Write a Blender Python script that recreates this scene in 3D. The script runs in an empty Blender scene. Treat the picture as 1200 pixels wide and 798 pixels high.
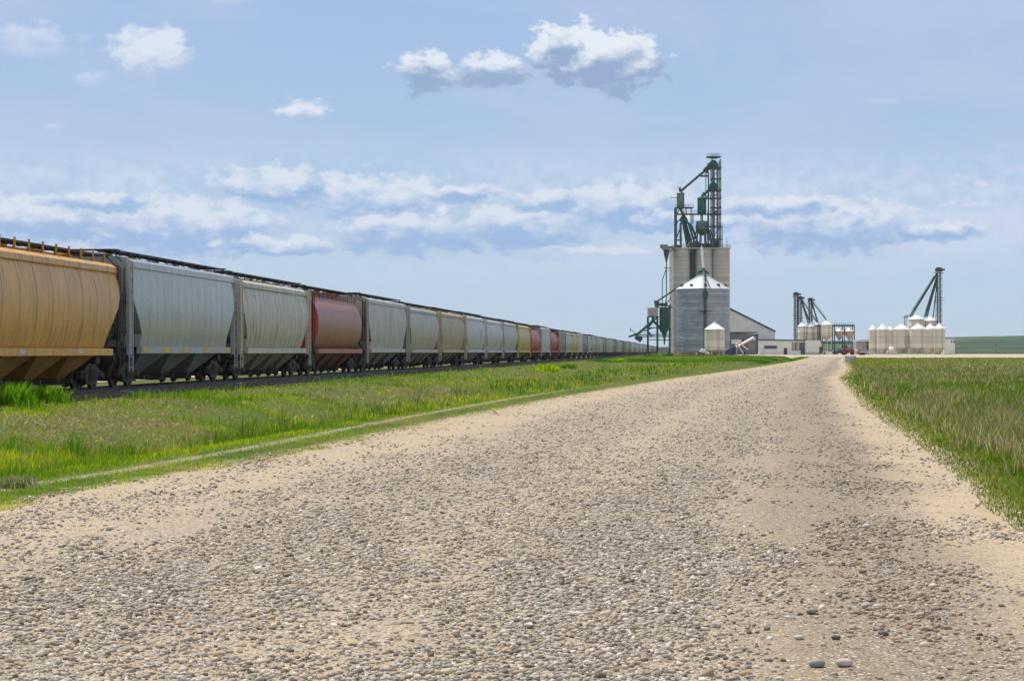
import bpy, math, random
import numpy as np
from mathutils import Vector, Matrix
random.seed(7)
R = math.radians
scn = bpy.context.scene
C = bpy.data.collections.new('place'); scn.collection.children.link(C)
F = 2340.0            # focal length in units of a 1200 wide frame
EYE = 1.7

# ------------------------------------------------------------------ camera, sky, sun, exposure
cam = bpy.data.cameras.new('camera'); camo = bpy.data.objects.new('camera', cam); C.objects.link(camo)
cam.sensor_width = 36; cam.lens = F / 1200 * 36; cam.clip_start = .3; cam.clip_end = 30000
camo.location = (0, 0, EYE); camo.rotation_euler = (R(90) + math.atan(13 / F), 0, 0)
scn.camera = camo
scn.view_settings.view_transform = 'Standard'; scn.view_settings.look = 'None'
scn.view_settings.gamma = 1; scn.view_settings.exposure = 0.0
SUN_AZ, SUN_EL = -38.0, 61.0          # degrees from +Y towards +X, above the horizon
sun = bpy.data.lights.new('sun', 'SUN'); sun.energy = 4.7; sun.angle = R(.6); sun.color = (1, .95, .87)
suno = bpy.data.objects.new('sun', sun); C.objects.link(suno)
sd = Vector((math.sin(R(SUN_AZ)) * math.cos(R(SUN_EL)), math.cos(R(SUN_AZ)) * math.cos(R(SUN_EL)), math.sin(R(SUN_EL))))
suno.rotation_euler = sd.to_track_quat('Z', 'Y').to_euler(); suno.location = (0, -20, 60)

class NT:
    """small node tree writer"""
    def __init__(s, tree): s.t = tree; s.n = tree.nodes; s.l = tree.links
    def new(s, kind, **kw):
        n = s.n.new(kind)
        for k, v in kw.items(): setattr(n, k, v)
        return n
    def put(s, sock, v):
        if v is None: return
        if isinstance(v, bpy.types.NodeSocket): s.l.new(v, sock)
        else: sock.default_value = v
    def m(s, op, a, b=None, c=None, clamp=False):
        n = s.new('ShaderNodeMath', operation=op, use_clamp=clamp)
        s.put(n.inputs[0], a); s.put(n.inputs[1], b); s.put(n.inputs[2], c)
        return n.outputs[0]
    def mix(s, f, a, b, mode='MIX'):
        n = s.new('ShaderNodeMix', data_type='RGBA', blend_type=mode)
        s.put(n.inputs[0], f)
        for i, v in ((6, a), (7, b)):
            if isinstance(v, (tuple, list)) and len(v) == 3: v = (*v, 1)
            s.put(n.inputs[i], v)
        return n.outputs[2]
    def noise(s, vec, scale, detail=4, rough=.55, dist=0):
        n = s.new('ShaderNodeTexNoise'); s.put(n.inputs['Vector'], vec)
        n.inputs['Scale'].default_value = scale; n.inputs['Detail'].default_value = detail
        n.inputs['Roughness'].default_value = rough; n.inputs['Distortion'].default_value = dist
        return n.outputs[0]
    def mp(s, vec, scale=(1, 1, 1), loc=(0, 0, 0)):
        n = s.new('ShaderNodeMapping'); s.put(n.inputs[0], vec)
        n.inputs['Scale'].default_value = scale; n.inputs['Location'].default_value = loc
        return n.outputs[0]
    def ss(s, x, a, b):
        n = s.new('ShaderNodeMapRange', interpolation_type='SMOOTHSTEP')
        s.put(n.inputs[0], x); s.put(n.inputs[1], a); s.put(n.inputs[2], b)
        return n.outputs[0]
    def ramp(s, f, stops):
        n = s.new('ShaderNodeValToRGB'); s.put(n.inputs[0], f); e = n.color_ramp.elements
        while len(e) < len(stops): e.new(.5)
        for i, (p, c) in enumerate(stops): e[i].position = p; e[i].color = (*c, 1)
        return n.outputs[0]

w = bpy.data.worlds.new('World'); scn.world = w; w.use_nodes = True
w.node_tree.nodes.clear(); W = NT(w.node_tree)
sky = W.new('ShaderNodeTexSky', sky_type='NISHITA'); sky.sun_disc = False
sky.sun_elevation = R(SUN_EL); sky.sun_rotation = R(SUN_AZ); sky.air_density = 1.0; sky.dust_density = 1.2; sky.ozone_density = 1.5
tc = W.new('ShaderNodeTexCoord').outputs['Generated']
sx = W.new('ShaderNodeSeparateXYZ'); W.l.new(tc, sx.inputs[0])
U = W.m('MULTIPLY', W.m('ARCTAN2', sx.outputs[0], sx.outputs[1]), F)      # azimuth and elevation, in units of 1/2340 radian
V = W.m('MULTIPLY', W.m('ARCSINE', sx.outputs[2]), F)
cv = W.new('ShaderNodeCombineXYZ'); W.l.new(U, cv.inputs[0]); W.l.new(V, cv.inputs[1]); uv = cv.outputs[0]
warp1 = W.noise(W.mp(uv, (.024, .040, 1)), 1, 5, .55)
warp2 = W.noise(W.mp(uv, (.024, .040, 1), (31, 7, 4)), 1, 5, .55)
fine = W.noise(W.mp(uv, (.042, .062, 1), (3, 9, 1)), 1, 7, .6)
U2 = W.m('MULTIPLY_ADD', W.m('SUBTRACT', warp1, .5), 46, U)
V2 = W.m('MULTIPLY_ADD', W.m('SUBTRACT', warp2, .5), 26, V)
streak = W.noise(W.mp(uv, (.0022, .0075, 1), (2, 5, 0)), 1, 5, .6, .6)
base = W.mix(.90, sky.outputs[0], W.ramp(W.m('MULTIPLY', V, 1 / 900), [(0, (5.2, 6.85, 8.3)), (.12, (4.85, 6.5, 8.2)), (.30, (3.95, 5.6, 8.0)), (.47, (3.65, 5.15, 7.9)), (.75, (4.0, 4.8, 6.4)), (1, (4.6, 5.0, 6.0))]))
base = W.mix(W.m('MULTIPLY', W.ss(streak, .35, .72), .60), base, (5.3, 6.1, 8.1))
shn = W.m('ADD', W.m('MULTIPLY', W.m('SUBTRACT', fine, .5), 1.3), W.m('MULTIPLY', W.m('SUBTRACT', warp1, .5), 1.6))
def cloud(col, cx, cy, rx, ry, edge=.5, amt=1.0, top=(7.9, 8.5, 9.3), bot=(3.7, 4.9, 7.2), bias=0.0):
    dx = W.m('DIVIDE', W.m('SUBTRACT', U2, cx - 600.0), rx); dy = W.m('DIVIDE', W.m('SUBTRACT', V2, cy), ry)
    d = W.m('SQRT', W.m('ADD', W.m('MULTIPLY', dx, dx), W.m('MULTIPLY', dy, dy)))
    m = W.m('ADD', W.m('SUBTRACT', 1.18, d), W.m('MULTIPLY', W.m('SUBTRACT', fine, .5), 1.9))
    a = W.m('MULTIPLY', W.ss(m, 0.0, edge), amt)
    s = W.ss(W.m('ADD', dy, shn), -.42 - bias, .55 - bias)
    return W.mix(a, col, W.mix(s, bot, top))
softt, softb = (7.3, 7.9, 8.9), (3.2, 4.8, 7.5)
# the long banks low over the horizon, then the small fair weather clouds above
veil = W.m('MULTIPLY', W.m('MULTIPLY', W.ss(V, 60, 150), W.ss(V, 250, 190)), W.ss(W.m('MULTIPLY_ADD', fine, .5, W.m('MULTIPLY', streak, .6)), .42, .66))
base = W.mix(W.m('MULTIPLY', veil, .9), base, (6.1, 7.0, 8.6))
for a in [(330, 190, 85, 24), (452, 174, 90, 33), (215, 144, 115, 38), (475, 138, 90, 27), (62, 150, 85, 30), (118, 172, 60, 13), (612, 146, 90, 32), (545, 184, 50, 11), (650, 176, 60, 14),
          (742, 168, 80, 32), (962, 146, 115, 34), (1092, 137, 52, 12), (905, 168, 70, 14), (330, 122, 70, 12), (800, 150, 60, 14), (-150, 160, 120, 30), (-400, 175, 160, 36), (1500, 165, 140, 30), (1900, 180, 180, 36), (2400, 190, 200, 40), (-1100, 180, 300, 44)]:
    base = cloud(base, *a, edge=.55, amt=.88, top=softt, bot=softb)
for a in [(690, 117, 85, 7, .7, .8), (1130, 166, 30, 9, .6, .7), (1142, 188, 12, 6, .6, .6), (45, 352, 62, 20, .8, .62), (112, 310, 18, 8, .8, .5),
          (278, 405, 30, 8, .8, .6), (1030, 286, 30, 6, .8, .35), (70, 256, 12, 4, .8, .5), (700, 182, 40, 12, .7, .6)]:
    base = cloud(base, a[0], a[1], a[2], a[3], edge=a[4], amt=a[5], top=(7.0, 7.7, 8.9), bot=(5.2, 6.3, 8.2))
for a in [(181, 342, 50, 32, .65, .8), (355, 280, 34, 12, .65, .85), (500, 324, 36, 27, .5, .95), (583, 327, 46, 21, .5, .95), (674, 348, 54, 34, .34, 1.0), (722, 336, 56, 34, .34, 1.0)]:
    base = cloud(base, a[0], a[1], a[2], a[3], edge=a[4], amt=a[5], bias=.35 if a[0] < 400 else -.05, bot=(4.6, 5.7, 7.7) if a[0] < 400 else (3.1, 4.25, 6.4))
base = W.mix(W.m('MULTIPLY', W.m('MULTIPLY', W.ss(W.m('MULTIPLY', sx.outputs[1], -1), -.05, .5), W.ss(streak, .30, .62)), .8), base, (9.0, 9.2, 9.6))  # unseen white cloud behind the camera, added to fill surfaces facing it
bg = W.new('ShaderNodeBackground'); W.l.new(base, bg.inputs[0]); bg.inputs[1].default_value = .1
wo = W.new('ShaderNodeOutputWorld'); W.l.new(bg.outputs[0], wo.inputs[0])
w.cycles.sampling_method = 'MANUAL'; w.cycles.sample_map_resolution = 512

# ------------------------------------------------------------------ materials
def lin(r, g, b):
    f = lambda c: (c / 255) / 12.92 if c <= 10 else ((c / 255 + .055) / 1.055) ** 2.4
    return (f(r), f(g), f(b))
def newmat(name):
    m = bpy.data.materials.new(name); m.use_nodes = True; m.node_tree.nodes.clear(); T = NT(m.node_tree)
    b = T.new('ShaderNodeBsdfPrincipled'); o = T.new('ShaderNodeOutputMaterial'); T.l.new(b.outputs[0], o.inputs[0])
    return m, T, b, o
def paint(name, col, rough=.55, metal=0.0, var=.18, scale=1.2, dirt=(.06, .05, .04), dirtamt=.25, streaks=True, seam=0, seamw=.012, rib=0, spec=.4, bands=0, rust=0.0, axis=0):
    m, T, b, o = newmat(name)
    co = T.new('ShaderNodeTexCoord').outputs['Object']
    oi = T.new('ShaderNodeObjectInfo')
    off = T.new('ShaderNodeVectorMath', operation='MULTIPLY_ADD'); T.l.new(co, off.inputs[0]); off.inputs[1].default_value = (1, 1, 1)
    cr = T.new('ShaderNodeCombineXYZ'); rr = T.m('MULTIPLY', oi.outputs['Random'], 57.0)
    for i in range(3): T.l.new(rr, cr.inputs[i])
    T.l.new(cr.outputs[0], off.inputs[2]); v = off.outputs[0]
    big = T.noise(v, scale * .5, 5, .6); st = T.noise(T.mp(v, (3.0 * scale, 3.0 * scale, .22 * scale)), 1.5, 6, .65)
    fin = T.noise(v, scale * 9, 4, .6)
    c = T.mix(T.ss(big, .3, .7), tuple(x * (1 - var) for x in col), tuple(min(1, x * (1 + var)) for x in col))
    c = T.mix(T.m('MULTIPLY', T.ss(fin, .45, .8), .25), c, tuple(x * .6 for x in col))
    if streaks: c = T.mix(T.m('MULTIPLY', T.ss(st, .50, .68), min(.8, dirtamt * 1.3)), c, dirt)
    if rust: c = T.mix(T.m('MULTIPLY', T.ss(T.noise(T.mp(v, (1.6, 1.6, .35)), 2.1, 8, .7), .52, .62), rust), c, (.16, .075, .035))
    sep = T.new('ShaderNodeSeparateXYZ'); T.l.new(co, sep.inputs[0])
    if bands:   # sheet courses, each a slightly different tone
        fl = T.m('FLOOR', T.m('DIVIDE', sep.outputs[2], bands)); wn = T.new('ShaderNodeTexWhiteNoise', noise_dimensions='1D'); T.l.new(fl, wn.inputs['W'])
        c = T.mix(T.m('MULTIPLY', wn.outputs[0], .45 if metal < .7 else .7), c, tuple(x * .5 for x in col))
        fr = T.m('FRACT', T.m('DIVIDE', sep.outputs[2], bands))
        c = T.mix(T.m('MULTIPLY', T.m('LESS_THAN', fr, .08), .6), c, tuple(x * .35 for x in col))
    if seam:
        s = T.m('MULTIPLY_ADD', T.m('SUBTRACT', big, .5), .02, sep.outputs[1 - axis])
        fr = T.m('ABSOLUTE', T.m('SUBTRACT', T.m('FRACT', T.m('DIVIDE', s, seam)), .5))
        sm = T.m('MULTIPLY', T.ss(fr, seamw / seam * 1.6, seamw / seam * .5), T.m('MULTIPLY_ADD', st, .9, .25))
        c = T.mix(T.m('MULTIPLY', sm, .8), c, tuple(x * .22 for x in col))
    T.l.new(c, b.inputs['Base Color'])
    T.put(b.inputs['Roughness'], T.m('MULTIPLY_ADD', fin, .25, rough - .12)); b.inputs['Metallic'].default_value = metal
    b.inputs['Specular IOR Level'].default_value = spec
    bp = T.new('ShaderNodeBump'); bp.inputs['Strength'].default_value = .25; bp.inputs['Distance'].default_value = .02
    h = T.m('MULTIPLY', big, 1.5)
    if rib:
        h = T.m('MULTIPLY_ADD', T.m('SINE', T.m('MULTIPLY', sep.outputs[2] if rib > 0 else sep.outputs[0], 6.2832 / abs(rib))), .8, h); bp.inputs['Strength'].default_value = .6
    T.l.new(h, bp.inputs['Height']); T.l.new(bp.outputs[0], b.inputs['Normal'])
    return m
_mc = {}
def PM(key, *a, **k):
    if key not in _mc: _mc[key] = paint(key, *a, **k)
    return _mc[key]
green = PM('green_painted_steel', (.020, .115, .085), .45, var=.3, rust=.08)
dgreen = PM('dark_green_steel', (.030, .075, .065), .5, var=.3)
steel = PM('grey_steel', (.16, .18, .20), .5, .5, var=.25)
dsteel = PM('dark_weathered_steel', (.055, .06, .065), .65, .2, var=.3, rust=.3)
blacksteel = PM('grimy_black_steel', (.050, .045, .040), .6, .1, var=.4, rust=.2)
galv = PM('galvanised_sheet', (.40, .44, .49), .38, .75, var=.14, dirtamt=.18, rib=.35, bands=1.15)
galvroof = PM('galvanised_roof', (.58, .60, .63), .5, .1, var=.05, dirtamt=.03)
concrete = PM('slipform_concrete', (.52, .50, .46), .9, var=.05, dirtamt=.08, scale=.35, bands=1.3, dirt=(.12, .10, .08))
binwhite = PM('white_bin_paint', (.77, .715, .60), .4, var=.05, dirtamt=.12, scale=.6, bands=2.2, dirt=(.25, .19, .12))
binroof = PM('white_bin_roof', (.82, .82, .80), .4, var=.04, dirtamt=.04)
whitesid = PM('white_siding', (.84, .84, .83), .5, var=.05, dirtamt=.12, rib=-.5)
greysid = PM('grey_siding', (.16, .17, .19), .6, var=.1, dirtamt=.25, rib=.6)
trimdark = PM('dark_roof_trim', (.05, .055, .06), .5)
rooftin = PM('roof_tin', (.42, .44, .46), .45, .3)
glass = PM('dark_window_glass', (.03, .05, .07), .12, var=.1, spec=.8, streaks=False)
rubber = PM('tyre_rubber', (.02, .02, .02), .85)
wood = PM('weathered_timber', (.22, .13, .07), .85, var=.3)
maroon = PM('maroon_paint', (.34, .03, .05), .35)
navy = PM('navy_paint', (.02, .035, .11), .35)
paleblue = PM('pale_blue_paint', (.33, .40, .48), .45)
brightw = PM('white_gloss_paint', (.75, .75, .74), .35, var=.04, dirtamt=.08)
yellowrefl = PM('yellow_reflector', (.65, .40, .03), .4)
railm = PM('worn_rail_steel', (.09, .075, .065), .5, .5, rust=.4)
tie = PM('creosoted_tie', (.06, .048, .04), .9, var=.3)
rustm = PM('rusty_base_ring', (.30, .20, .13), .8, rust=.5)

# ------------------------------------------------------------------ mesh helpers
class MB:
    def __init__(s): s.v = []; s.f = []
    def add(s, vs, fs):
        o = len(s.v); s.v += [tuple(v) for v in vs]; s.f += [tuple(i + o for i in f) for f in fs]; return s
    def hexa(s, p):   # 8 points: bottom ring, top ring
        return s.add(p, [(3, 2, 1, 0), (4, 5, 6, 7), (0, 1, 5, 4), (1, 2, 6, 5), (2, 3, 7, 6), (3, 0, 4, 7)])
    def box(s, c, d, rz=0, rx=0):
        x, y, z = (k / 2 for k in d); M = Matrix.Translation(c) @ Matrix.Rotation(rz, 4, 'Z') @ Matrix.Rotation(rx, 4, 'X')
        return s.hexa([M @ Vector(q) for q in ((-x, -y, -z), (x, -y, -z), (x, y, -z), (-x, y, -z), (-x, -y, z), (x, -y, z), (x, y, z), (-x, y, z))])
    def tube(s, a, b, r, n=6, r2=None, rot=0.0):
        a, b = Vector(a), Vector(b); r2 = r if r2 is None else r2; d = b - a
        if d.length < 1e-6: return s
        q = d.to_track_quat('Z', 'Y'); vs = []
        for P, rr in ((a, r), (b, r2)):
            for i in range(n):
                t = 2 * math.pi * i / n + rot; vs.append(P + q @ Vector((rr * math.cos(t), rr * math.sin(t), 0)))
        return s.add(vs, [(i, (i + 1) % n, n + (i + 1) % n, n + i) for i in range(n)] + [tuple(range(n))[::-1], tuple(range(n, 2 * n))])
    def beam(s, a, b, w): return s.tube(a, b, w * .707, 4, rot=math.pi / 4)
    def path(s, pts, r, n=6):
        for a, b in zip(pts, pts[1:]): s.tube(a, b, r, n)
        return s
    def lathe(s, prof, c=(0, 0, 0), n=32, ang=2 * math.pi, axis='z'):
        vs = []; k = len(prof)
        for i in range(n):
            t = ang * i / n
            for r, z in prof:
                if axis == 'z': vs.append((c[0] + r * math.cos(t), c[1] + r * math.sin(t), c[2] + z))
                else: vs.append((c[0] + z, c[1] + r * math.cos(t), c[2] + r * math.sin(t)))
        fs = []
        for i in range(n):
            j = (i + 1) % n
            for q in range(k - 1): fs.append((i * k + q, j * k + q, j * k + q + 1, i * k + q + 1))
        s.add(vs, fs)
        o = len(s.v) - len(vs)
        for q in (0, k - 1):
            if prof[q][0] > 1e-4: s.f.append(tuple(o + i * k + q for i in range(n)) if q else tuple(o + i * k + q for i in range(n))[::-1])
        return s
    def prism(s, pts, y0, y1):   # outline in x,z extruded along y
        n = len(pts)
        s.add([(x, y0, z) for x, z in pts] + [(x, y1, z) for x, z in pts], [(i, (i + 1) % n, n + (i + 1) % n, n + i) for i in range(n)] + [tuple(range(n))[::-1], tuple(range(n, 2 * n))])
        return s
    def mesh(s, name, mat, smooth=False, fix=True):
        me = bpy.data.meshes.new(name); me.from_pydata(s.v, [], s.f); me.materials.append(mat)
        if fix:
            import bmesh
            bm = bmesh.new(); bm.from_mesh(me); bmesh.ops.remove_doubles(bm, verts=bm.verts, dist=1e-4); bmesh.ops.recalc_face_normals(bm, faces=bm.faces); bm.to_mesh(me); bm.free()
        if smooth:
            me.polygons.foreach_set('use_smooth', [True] * len(me.polygons)); me.set_sharp_from_angle(angle=R(38))
        me.update(); return me
    def build(s, name, mat, parent=None, smooth=False, loc=None):
        o = bpy.data.objects.new(name, s.mesh(name, mat, smooth)); C.objects.link(o); o.parent = parent
        if loc: o.location = loc
        return o
def tag(o, label=None, cat=None, group=None, kind=None):
    if label: o['label'] = label
    if cat: o['category'] = cat
    if group: o['group'] = group
    if kind: o['kind'] = kind
    return o
def empty(name, loc=(0, 0, 0), rz=0.0):
    o = bpy.data.objects.new(name, None); o.empty_display_size = .5; C.objects.link(o); o.location = loc; o.rotation_euler = (0, 0, rz); return o
def copy_tree(o, parent=None):
    c = o.copy(); C.objects.link(c); c.parent = parent
    for ch in [x for x in C.objects if x.parent == o and x != c]: copy_tree(ch, c)
    return c

# ------------------------------------------------------------------ ground shape
RLy = np.array([-40, 0, 14, 21.4, 25, 28.2, 34.7, 50, 71, 90, 128, 199, 331, 560, 900, 9000.])
RLx = np.array([-11, -8.0, -6.3, -5.4, -4.95, -4.3, -3.3, -1.4, 1.6, 4.6, 10.9, 23.8, 46.7, 86, 145, 1500.])
RRx = np.array([-0.5, 2.7, 4.2, 5.1, 6.9, 10.7, 15.1, 20.9, 33.4, 54.6, 94, 154, 1510.])
def rl(Y): return np.interp(Y, RLy, RLx)
RRy = np.array([-40, 0, 14, 21.4, 33, 61, 90, 128, 199, 331, 560, 900, 9000.])
def rr_(Y): return np.interp(Y, RRy, RRx)
def sst(x, a, b):
    t = np.clip((np.asarray(x, float) - a) / (b - a), 0, 1); return t * t * (3 - 2 * t)
_rng = np.random.default_rng(3); _G = _rng.random((256, 256))
def vn(x, y, s=1.0, oct=3):       # value noise 0..1
    x = np.asarray(x, float) * s + 91.3; y = np.asarray(y, float) * s + 17.7; t = 0; a = 1; tot = 0
    for _ in range(oct):
        xi = np.floor(x).astype(int); yi = np.floor(y).astype(int); fx = x - xi; fy = y - yi; fx = fx * fx * (3 - 2 * fx); fy = fy * fy * (3 - 2 * fy)
        g = lambda i, j: _G[i % 256, j % 256]
        t = t + a * ((g(xi, yi) * (1 - fx) + g(xi + 1, yi) * fx) * (1 - fy) + (g(xi, yi + 1) * (1 - fx) + g(xi + 1, yi + 1) * fx) * fy)
        tot += a; a *= .5; x = x * 2.03; y = y * 2.03
    return t / tot
TS, TO = .08675, -19.75          # track centre line: X = TS*Y + TO
def gz(X, Y):
    X = np.asarray(X, float); Y = np.asarray(Y, float)
    dt = X - (TS * Y + TO); l = rl(Y); r = rr_(Y)
    bank = .27 * (1 - sst(dt, 3.2, 9.0)) + .0
    wl = l - X                                            # metres left of the road edge
    ditch = -.52 * sst(wl, 2.0, 3.8) * (1 - sst(wl, 4.0, 7.2)) * sst(dt, 4, 9)
    z = np.where(dt > 0, bank + ditch, .30 - .25 * sst(-dt, 4, 14))
    wr = X - r
    z = z + np.where(wr > 0, -.10 * sst(wr, .3, 2) + .10 * (vn(X, Y, .12, 2) - .5) * sst(wr, 1, 8), 0)
    z = z + np.where((wl > .4) & (dt > 3), .34 * (vn(X, Y * .45, .40, 3) - .5) * sst(wl, 1.8, 4) * sst(dt, 3, 5.5), 0)
    rise = .62 * sst(Y, 260, 620) * sst(dt, 5, 22)
    hill = (10.0 + .012 * np.clip(X - 250, -200, 4000) + .03 * np.clip(X - 570, 0, 500) + 3.0 * (vn(X, Y, .0022, 2) - .5)) * sst(Y, 1300, 2700) * sst(X, 100, 520)
    hill2 = 3 * sst(Y, 3500, 6000)
    return z + rise + hill + hill2
def gzs(x, y): return float(gz(np.array([x]), np.array([y]))[0])

rows = list(np.concatenate([np.arange(-12, 60, .8), 60 * 1.022 ** np.arange(0, 105)])); rows = [y for y in rows if y < 560] + list(np.linspace(560, 900, 30)) + list(900 * 1.06 ** np.arange(1, 42))
rows = np.array(rows)
def geo(a, b, n, p): t = np.linspace(0, 1, n); return a + (b - a) * t ** p
def grid_mesh(name, cols_fn, mat, ys, dz=0.0, zfn=gz):
    P = []; T_ = []
    for Y in ys:
        xs, tt = cols_fn(Y); P.append(np.stack([xs, np.full_like(xs, Y), zfn(xs, np.full_like(xs, Y)) + dz], 1)); T_.append(tt)
    P = np.array(P); n, k = P.shape[:2]; idx = np.arange(n * k).reshape(n, k)
    q = np.stack([idx[:-1, :-1], idx[:-1, 1:], idx[1:, 1:], idx[1:, :-1]], -1).reshape(-1, 4)
    me = bpy.data.meshes.new(name); me.vertices.add(n * k); me.vertices.foreach_set('co', P.reshape(-1))
    me.loops.add(q.size); me.loops.foreach_set('vertex_index', q.reshape(-1)); me.polygons.add(len(q)); me.polygons.foreach_set('loop_start', np.arange(len(q)) * 4)
    me.polygons.foreach_set('loop_total', np.full(len(q), 4)); me.polygons.foreach_set('use_smooth', np.ones(len(q), bool)); me.update()
    at = me.attributes.new('across', 'FLOAT', 'POINT'); at.data.foreach_set('value', np.array(T_, dtype=np.float32).reshape(-1))
    me.materials.append(mat); o = bpy.data.objects.new(name, me); C.objects.link(o); tag(o, kind='structure'); return o
def gcols(Y):
    t = TS * Y + TO; l = float(rl(Y)); r = float(rr_(Y)); t2 = min(t + 4, l - 3)
    segs = [geo(t - 30, -3500, 14, 2.2)[::-1], np.linspace(t - 30, t - 2.5, 14)[1:], np.linspace(t - 2.5, t2, 5)[1:], np.linspace(t2, l, 34)[1:], np.linspace(l, r, 12)[1:], np.linspace(r, r + 30, 34)[1:], (r + 30 + geo(0, 4500, 34, 2.6))[1:]]
    x = np.concatenate(segs); return x, np.where(x < l, x - l, np.where(x > r, x - r, 0))
# ground material
mg, T, b, o = newmat('prairie_grass_ground')
pos = T.new('ShaderNodeNewGeometry').outputs['Position']; ac = T.new('ShaderNodeAttribute', attribute_name='across').outputs['Fac']
n1 = T.noise(pos, .22, 6, .6); n2 = T.noise(pos, 2.3, 6, .65); n3 = T.noise(T.mp(pos, (.004, .012, 1)), 1, 4, .55); n4 = T.noise(T.mp(pos, (.02, .035, 1)), 1, 5, .6)
cg = T.mix(T.ss(n2, .38, .62), (.075, .06, .03), (.17, .14, .07))
cg = T.mix(T.m('MULTIPLY', T.ss(n1, .38, .55), .85), cg, (.075, .125, .012))
cg = T.mix(T.m('MULTIPLY', T.ss(T.noise(pos, 9, 5, .7), .5, .7), .6), cg, (.055, .05, .028))
yy = T.new('ShaderNodeSeparateXYZ'); T.l.new(pos, yy.inputs[0])
lw = T.m('ABSOLUTE', T.m('ADD', ac, T.m('MULTIPLY_ADD', yy.outputs[1], .011, T.m('MULTIPLY_ADD', n1, .25, 1.35 - .319 - .12))))
cg = T.mix(T.m('MULTIPLY', T.m('MULTIPLY', T.ss(lw, .26, .10), T.ss(n2, .3, .5)), T.m('LESS_THAN', yy.outputs[1], 160)), cg, (.24, .22, .13))
edge = T.m('ADD', ac, T.m('MULTIPLY', T.m('SUBTRACT', n2, .5), 1.1))
sand = T.mix(n2, (.32, .245, .152), (.46, .37, .245))
inr = T.m('MULTIPLY', T.ss(edge, -.75, -.15), T.ss(edge, 1.5, .45))
cg = T.mix(inr, cg, sand)
far = T.ss(yy.outputs[1], 900, 1500)
crop = T.ramp(n3, [(.30, (.022, .045, .024)), (.42, (.018, .045, .038)), (.50, (.024, .056, .034)), (.56, (.07, .11, .022)), (.64, (.10, .14, .03)), (.75, (.03, .06, .03))])
cg = T.mix(far, cg, crop)
T.l.new(cg, b.inputs['Base Color']); b.inputs['Roughness'].default_value = 1; b.inputs['Specular IOR Level'].default_value = .1
bp = T.new('ShaderNodeBump'); bp.inputs['Strength'].default_value = .5; bp.inputs['Distance'].default_value = .06; T.l.new(n2, bp.inputs['Height']); T.l.new(bp.outputs[0], b.inputs['Normal'])
grid_mesh('ground', gcols, mg, rows)

# gravel road
mr, T, b, o = newmat('gravel_road_surface')
pos = T.new('ShaderNodeNewGeometry').outputs['Position']; ac = T.new('ShaderNodeAttribute', attribute_name='across').outputs['Fac']
sp = T.new('ShaderNodeSeparateXYZ'); T.l.new(pos, sp.inputs[0])
cr = T.new('ShaderNodeCombineXYZ'); T.l.new(T.m('MULTIPLY', ac, 10.6), cr.inputs[0]); T.l.new(sp.outputs[1], cr.inputs[1])
rc = cr.outputs[0]
wob = T.noise(T.mp(rc, (.35, .10, 1)), 1, 5, .6); pat = T.noise(T.mp(rc, (1.4, .5, 1)), 1, 6, .65); fn = T.noise(pos, 14, 5, .7)
lat = T.m('ADD', ac, T.m('MULTIPLY', T.m('SUBTRACT', wob, .5), .16))
dens = T.ramp(lat, [(0, (0.3,) * 3), (0.12, (0.22,) * 3), (0.2, (0.5,) * 3), (0.3, (0.7,) * 3), (0.42, (0.75,) * 3), (0.52, (0.5,) * 3), (0.62, (0.85,) * 3), (0.7, (0.9,) * 3), (0.78, (0.32,) * 3), (0.85, (0.75,) * 3), (0.93, (0.25,) * 3), (1.0, (0.1,) * 3)])
dn = T.new('ShaderNodeRGBToBW'); T.l.new(dens, dn.inputs[0])
dn = T.m('ADD', dn.outputs[0], T.m('MULTIPLY', T.m('SUBTRACT', pat, .5), 1.1))
vA = T.new('ShaderNodeTexVoronoi'); T.l.new(pos, vA.inputs['Vector']); vA.inputs['Scale'].default_value = 26; vA.inputs['Randomness'].default_value = 1
vB = T.new('ShaderNodeTexVoronoi'); T.l.new(pos, vB.inputs['Vector']); vB.inputs['Scale'].default_value = 55
vC = T.new('ShaderNodeTexVoronoi'); T.l.new(pos, vC.inputs['Vector']); vC.inputs['Scale'].default_value = 11
def stonecol(vv):
    s = T.new('ShaderNodeSeparateColor'); T.l.new(vv.outputs['Color'], s.inputs[0])
    return s, T.ramp(s.outputs[0], [(0, (.12, .095, .07)), (.3, (.27, .235, .19)), (.6, (.38, .335, .28)), (.85, (.50, .45, .38)), (1, (.66, .60, .52))])
sA, cA = stonecol(vA); sB, cB = stonecol(vB); sC, cC = stonecol(vC)
sandc = T.mix(T.noise(pos, 2.3, 6, .65), (.34, .258, .162), (.50, .405, .272)); sandc = T.mix(T.m('MULTIPLY', T.ss(fn, .5, .7), .5), sandc, (.27, .21, .14))
sandc = T.mix(T.m('MULTIPLY', T.ss(lat, .70, .80), T.m('MULTIPLY', T.ss(lat, .97, .88), .9)), sandc, (.23, .175, .115))
vS = T.new('ShaderNodeTexVoronoi'); T.l.new(pos, vS.inputs['Vector']); vS.inputs['Scale'].default_value = 38
sS, cS = stonecol(vS); sandc = T.mix(T.m('MULTIPLY', T.m('LESS_THAN', sS.outputs[1], .30), T.ss(vS.outputs['Distance'], .42, .25)), sandc, T.mix(.5, cS, (.20, .15, .10)))
col = T.mix(T.m('MULTIPLY', T.m('GREATER_THAN', T.m('ADD', dn, .02), sB.outputs[1]), T.ss(vB.outputs['Distance'], .60, .38)), sandc, cB)
hA = T.m('MULTIPLY', T.m('GREATER_THAN', T.m('ADD', dn, .02), sA.outputs[1]), T.ss(vA.outputs['Distance'], .55, .30))
col = T.mix(hA, col, cA)
hC = T.m('MULTIPLY', T.m('GREATER_THAN', T.m('MULTIPLY', dn, .16), sC.outputs[1]), T.ss(vC.outputs['Distance'], .45, .3))
col = T.mix(hC, col, cC)
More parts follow.
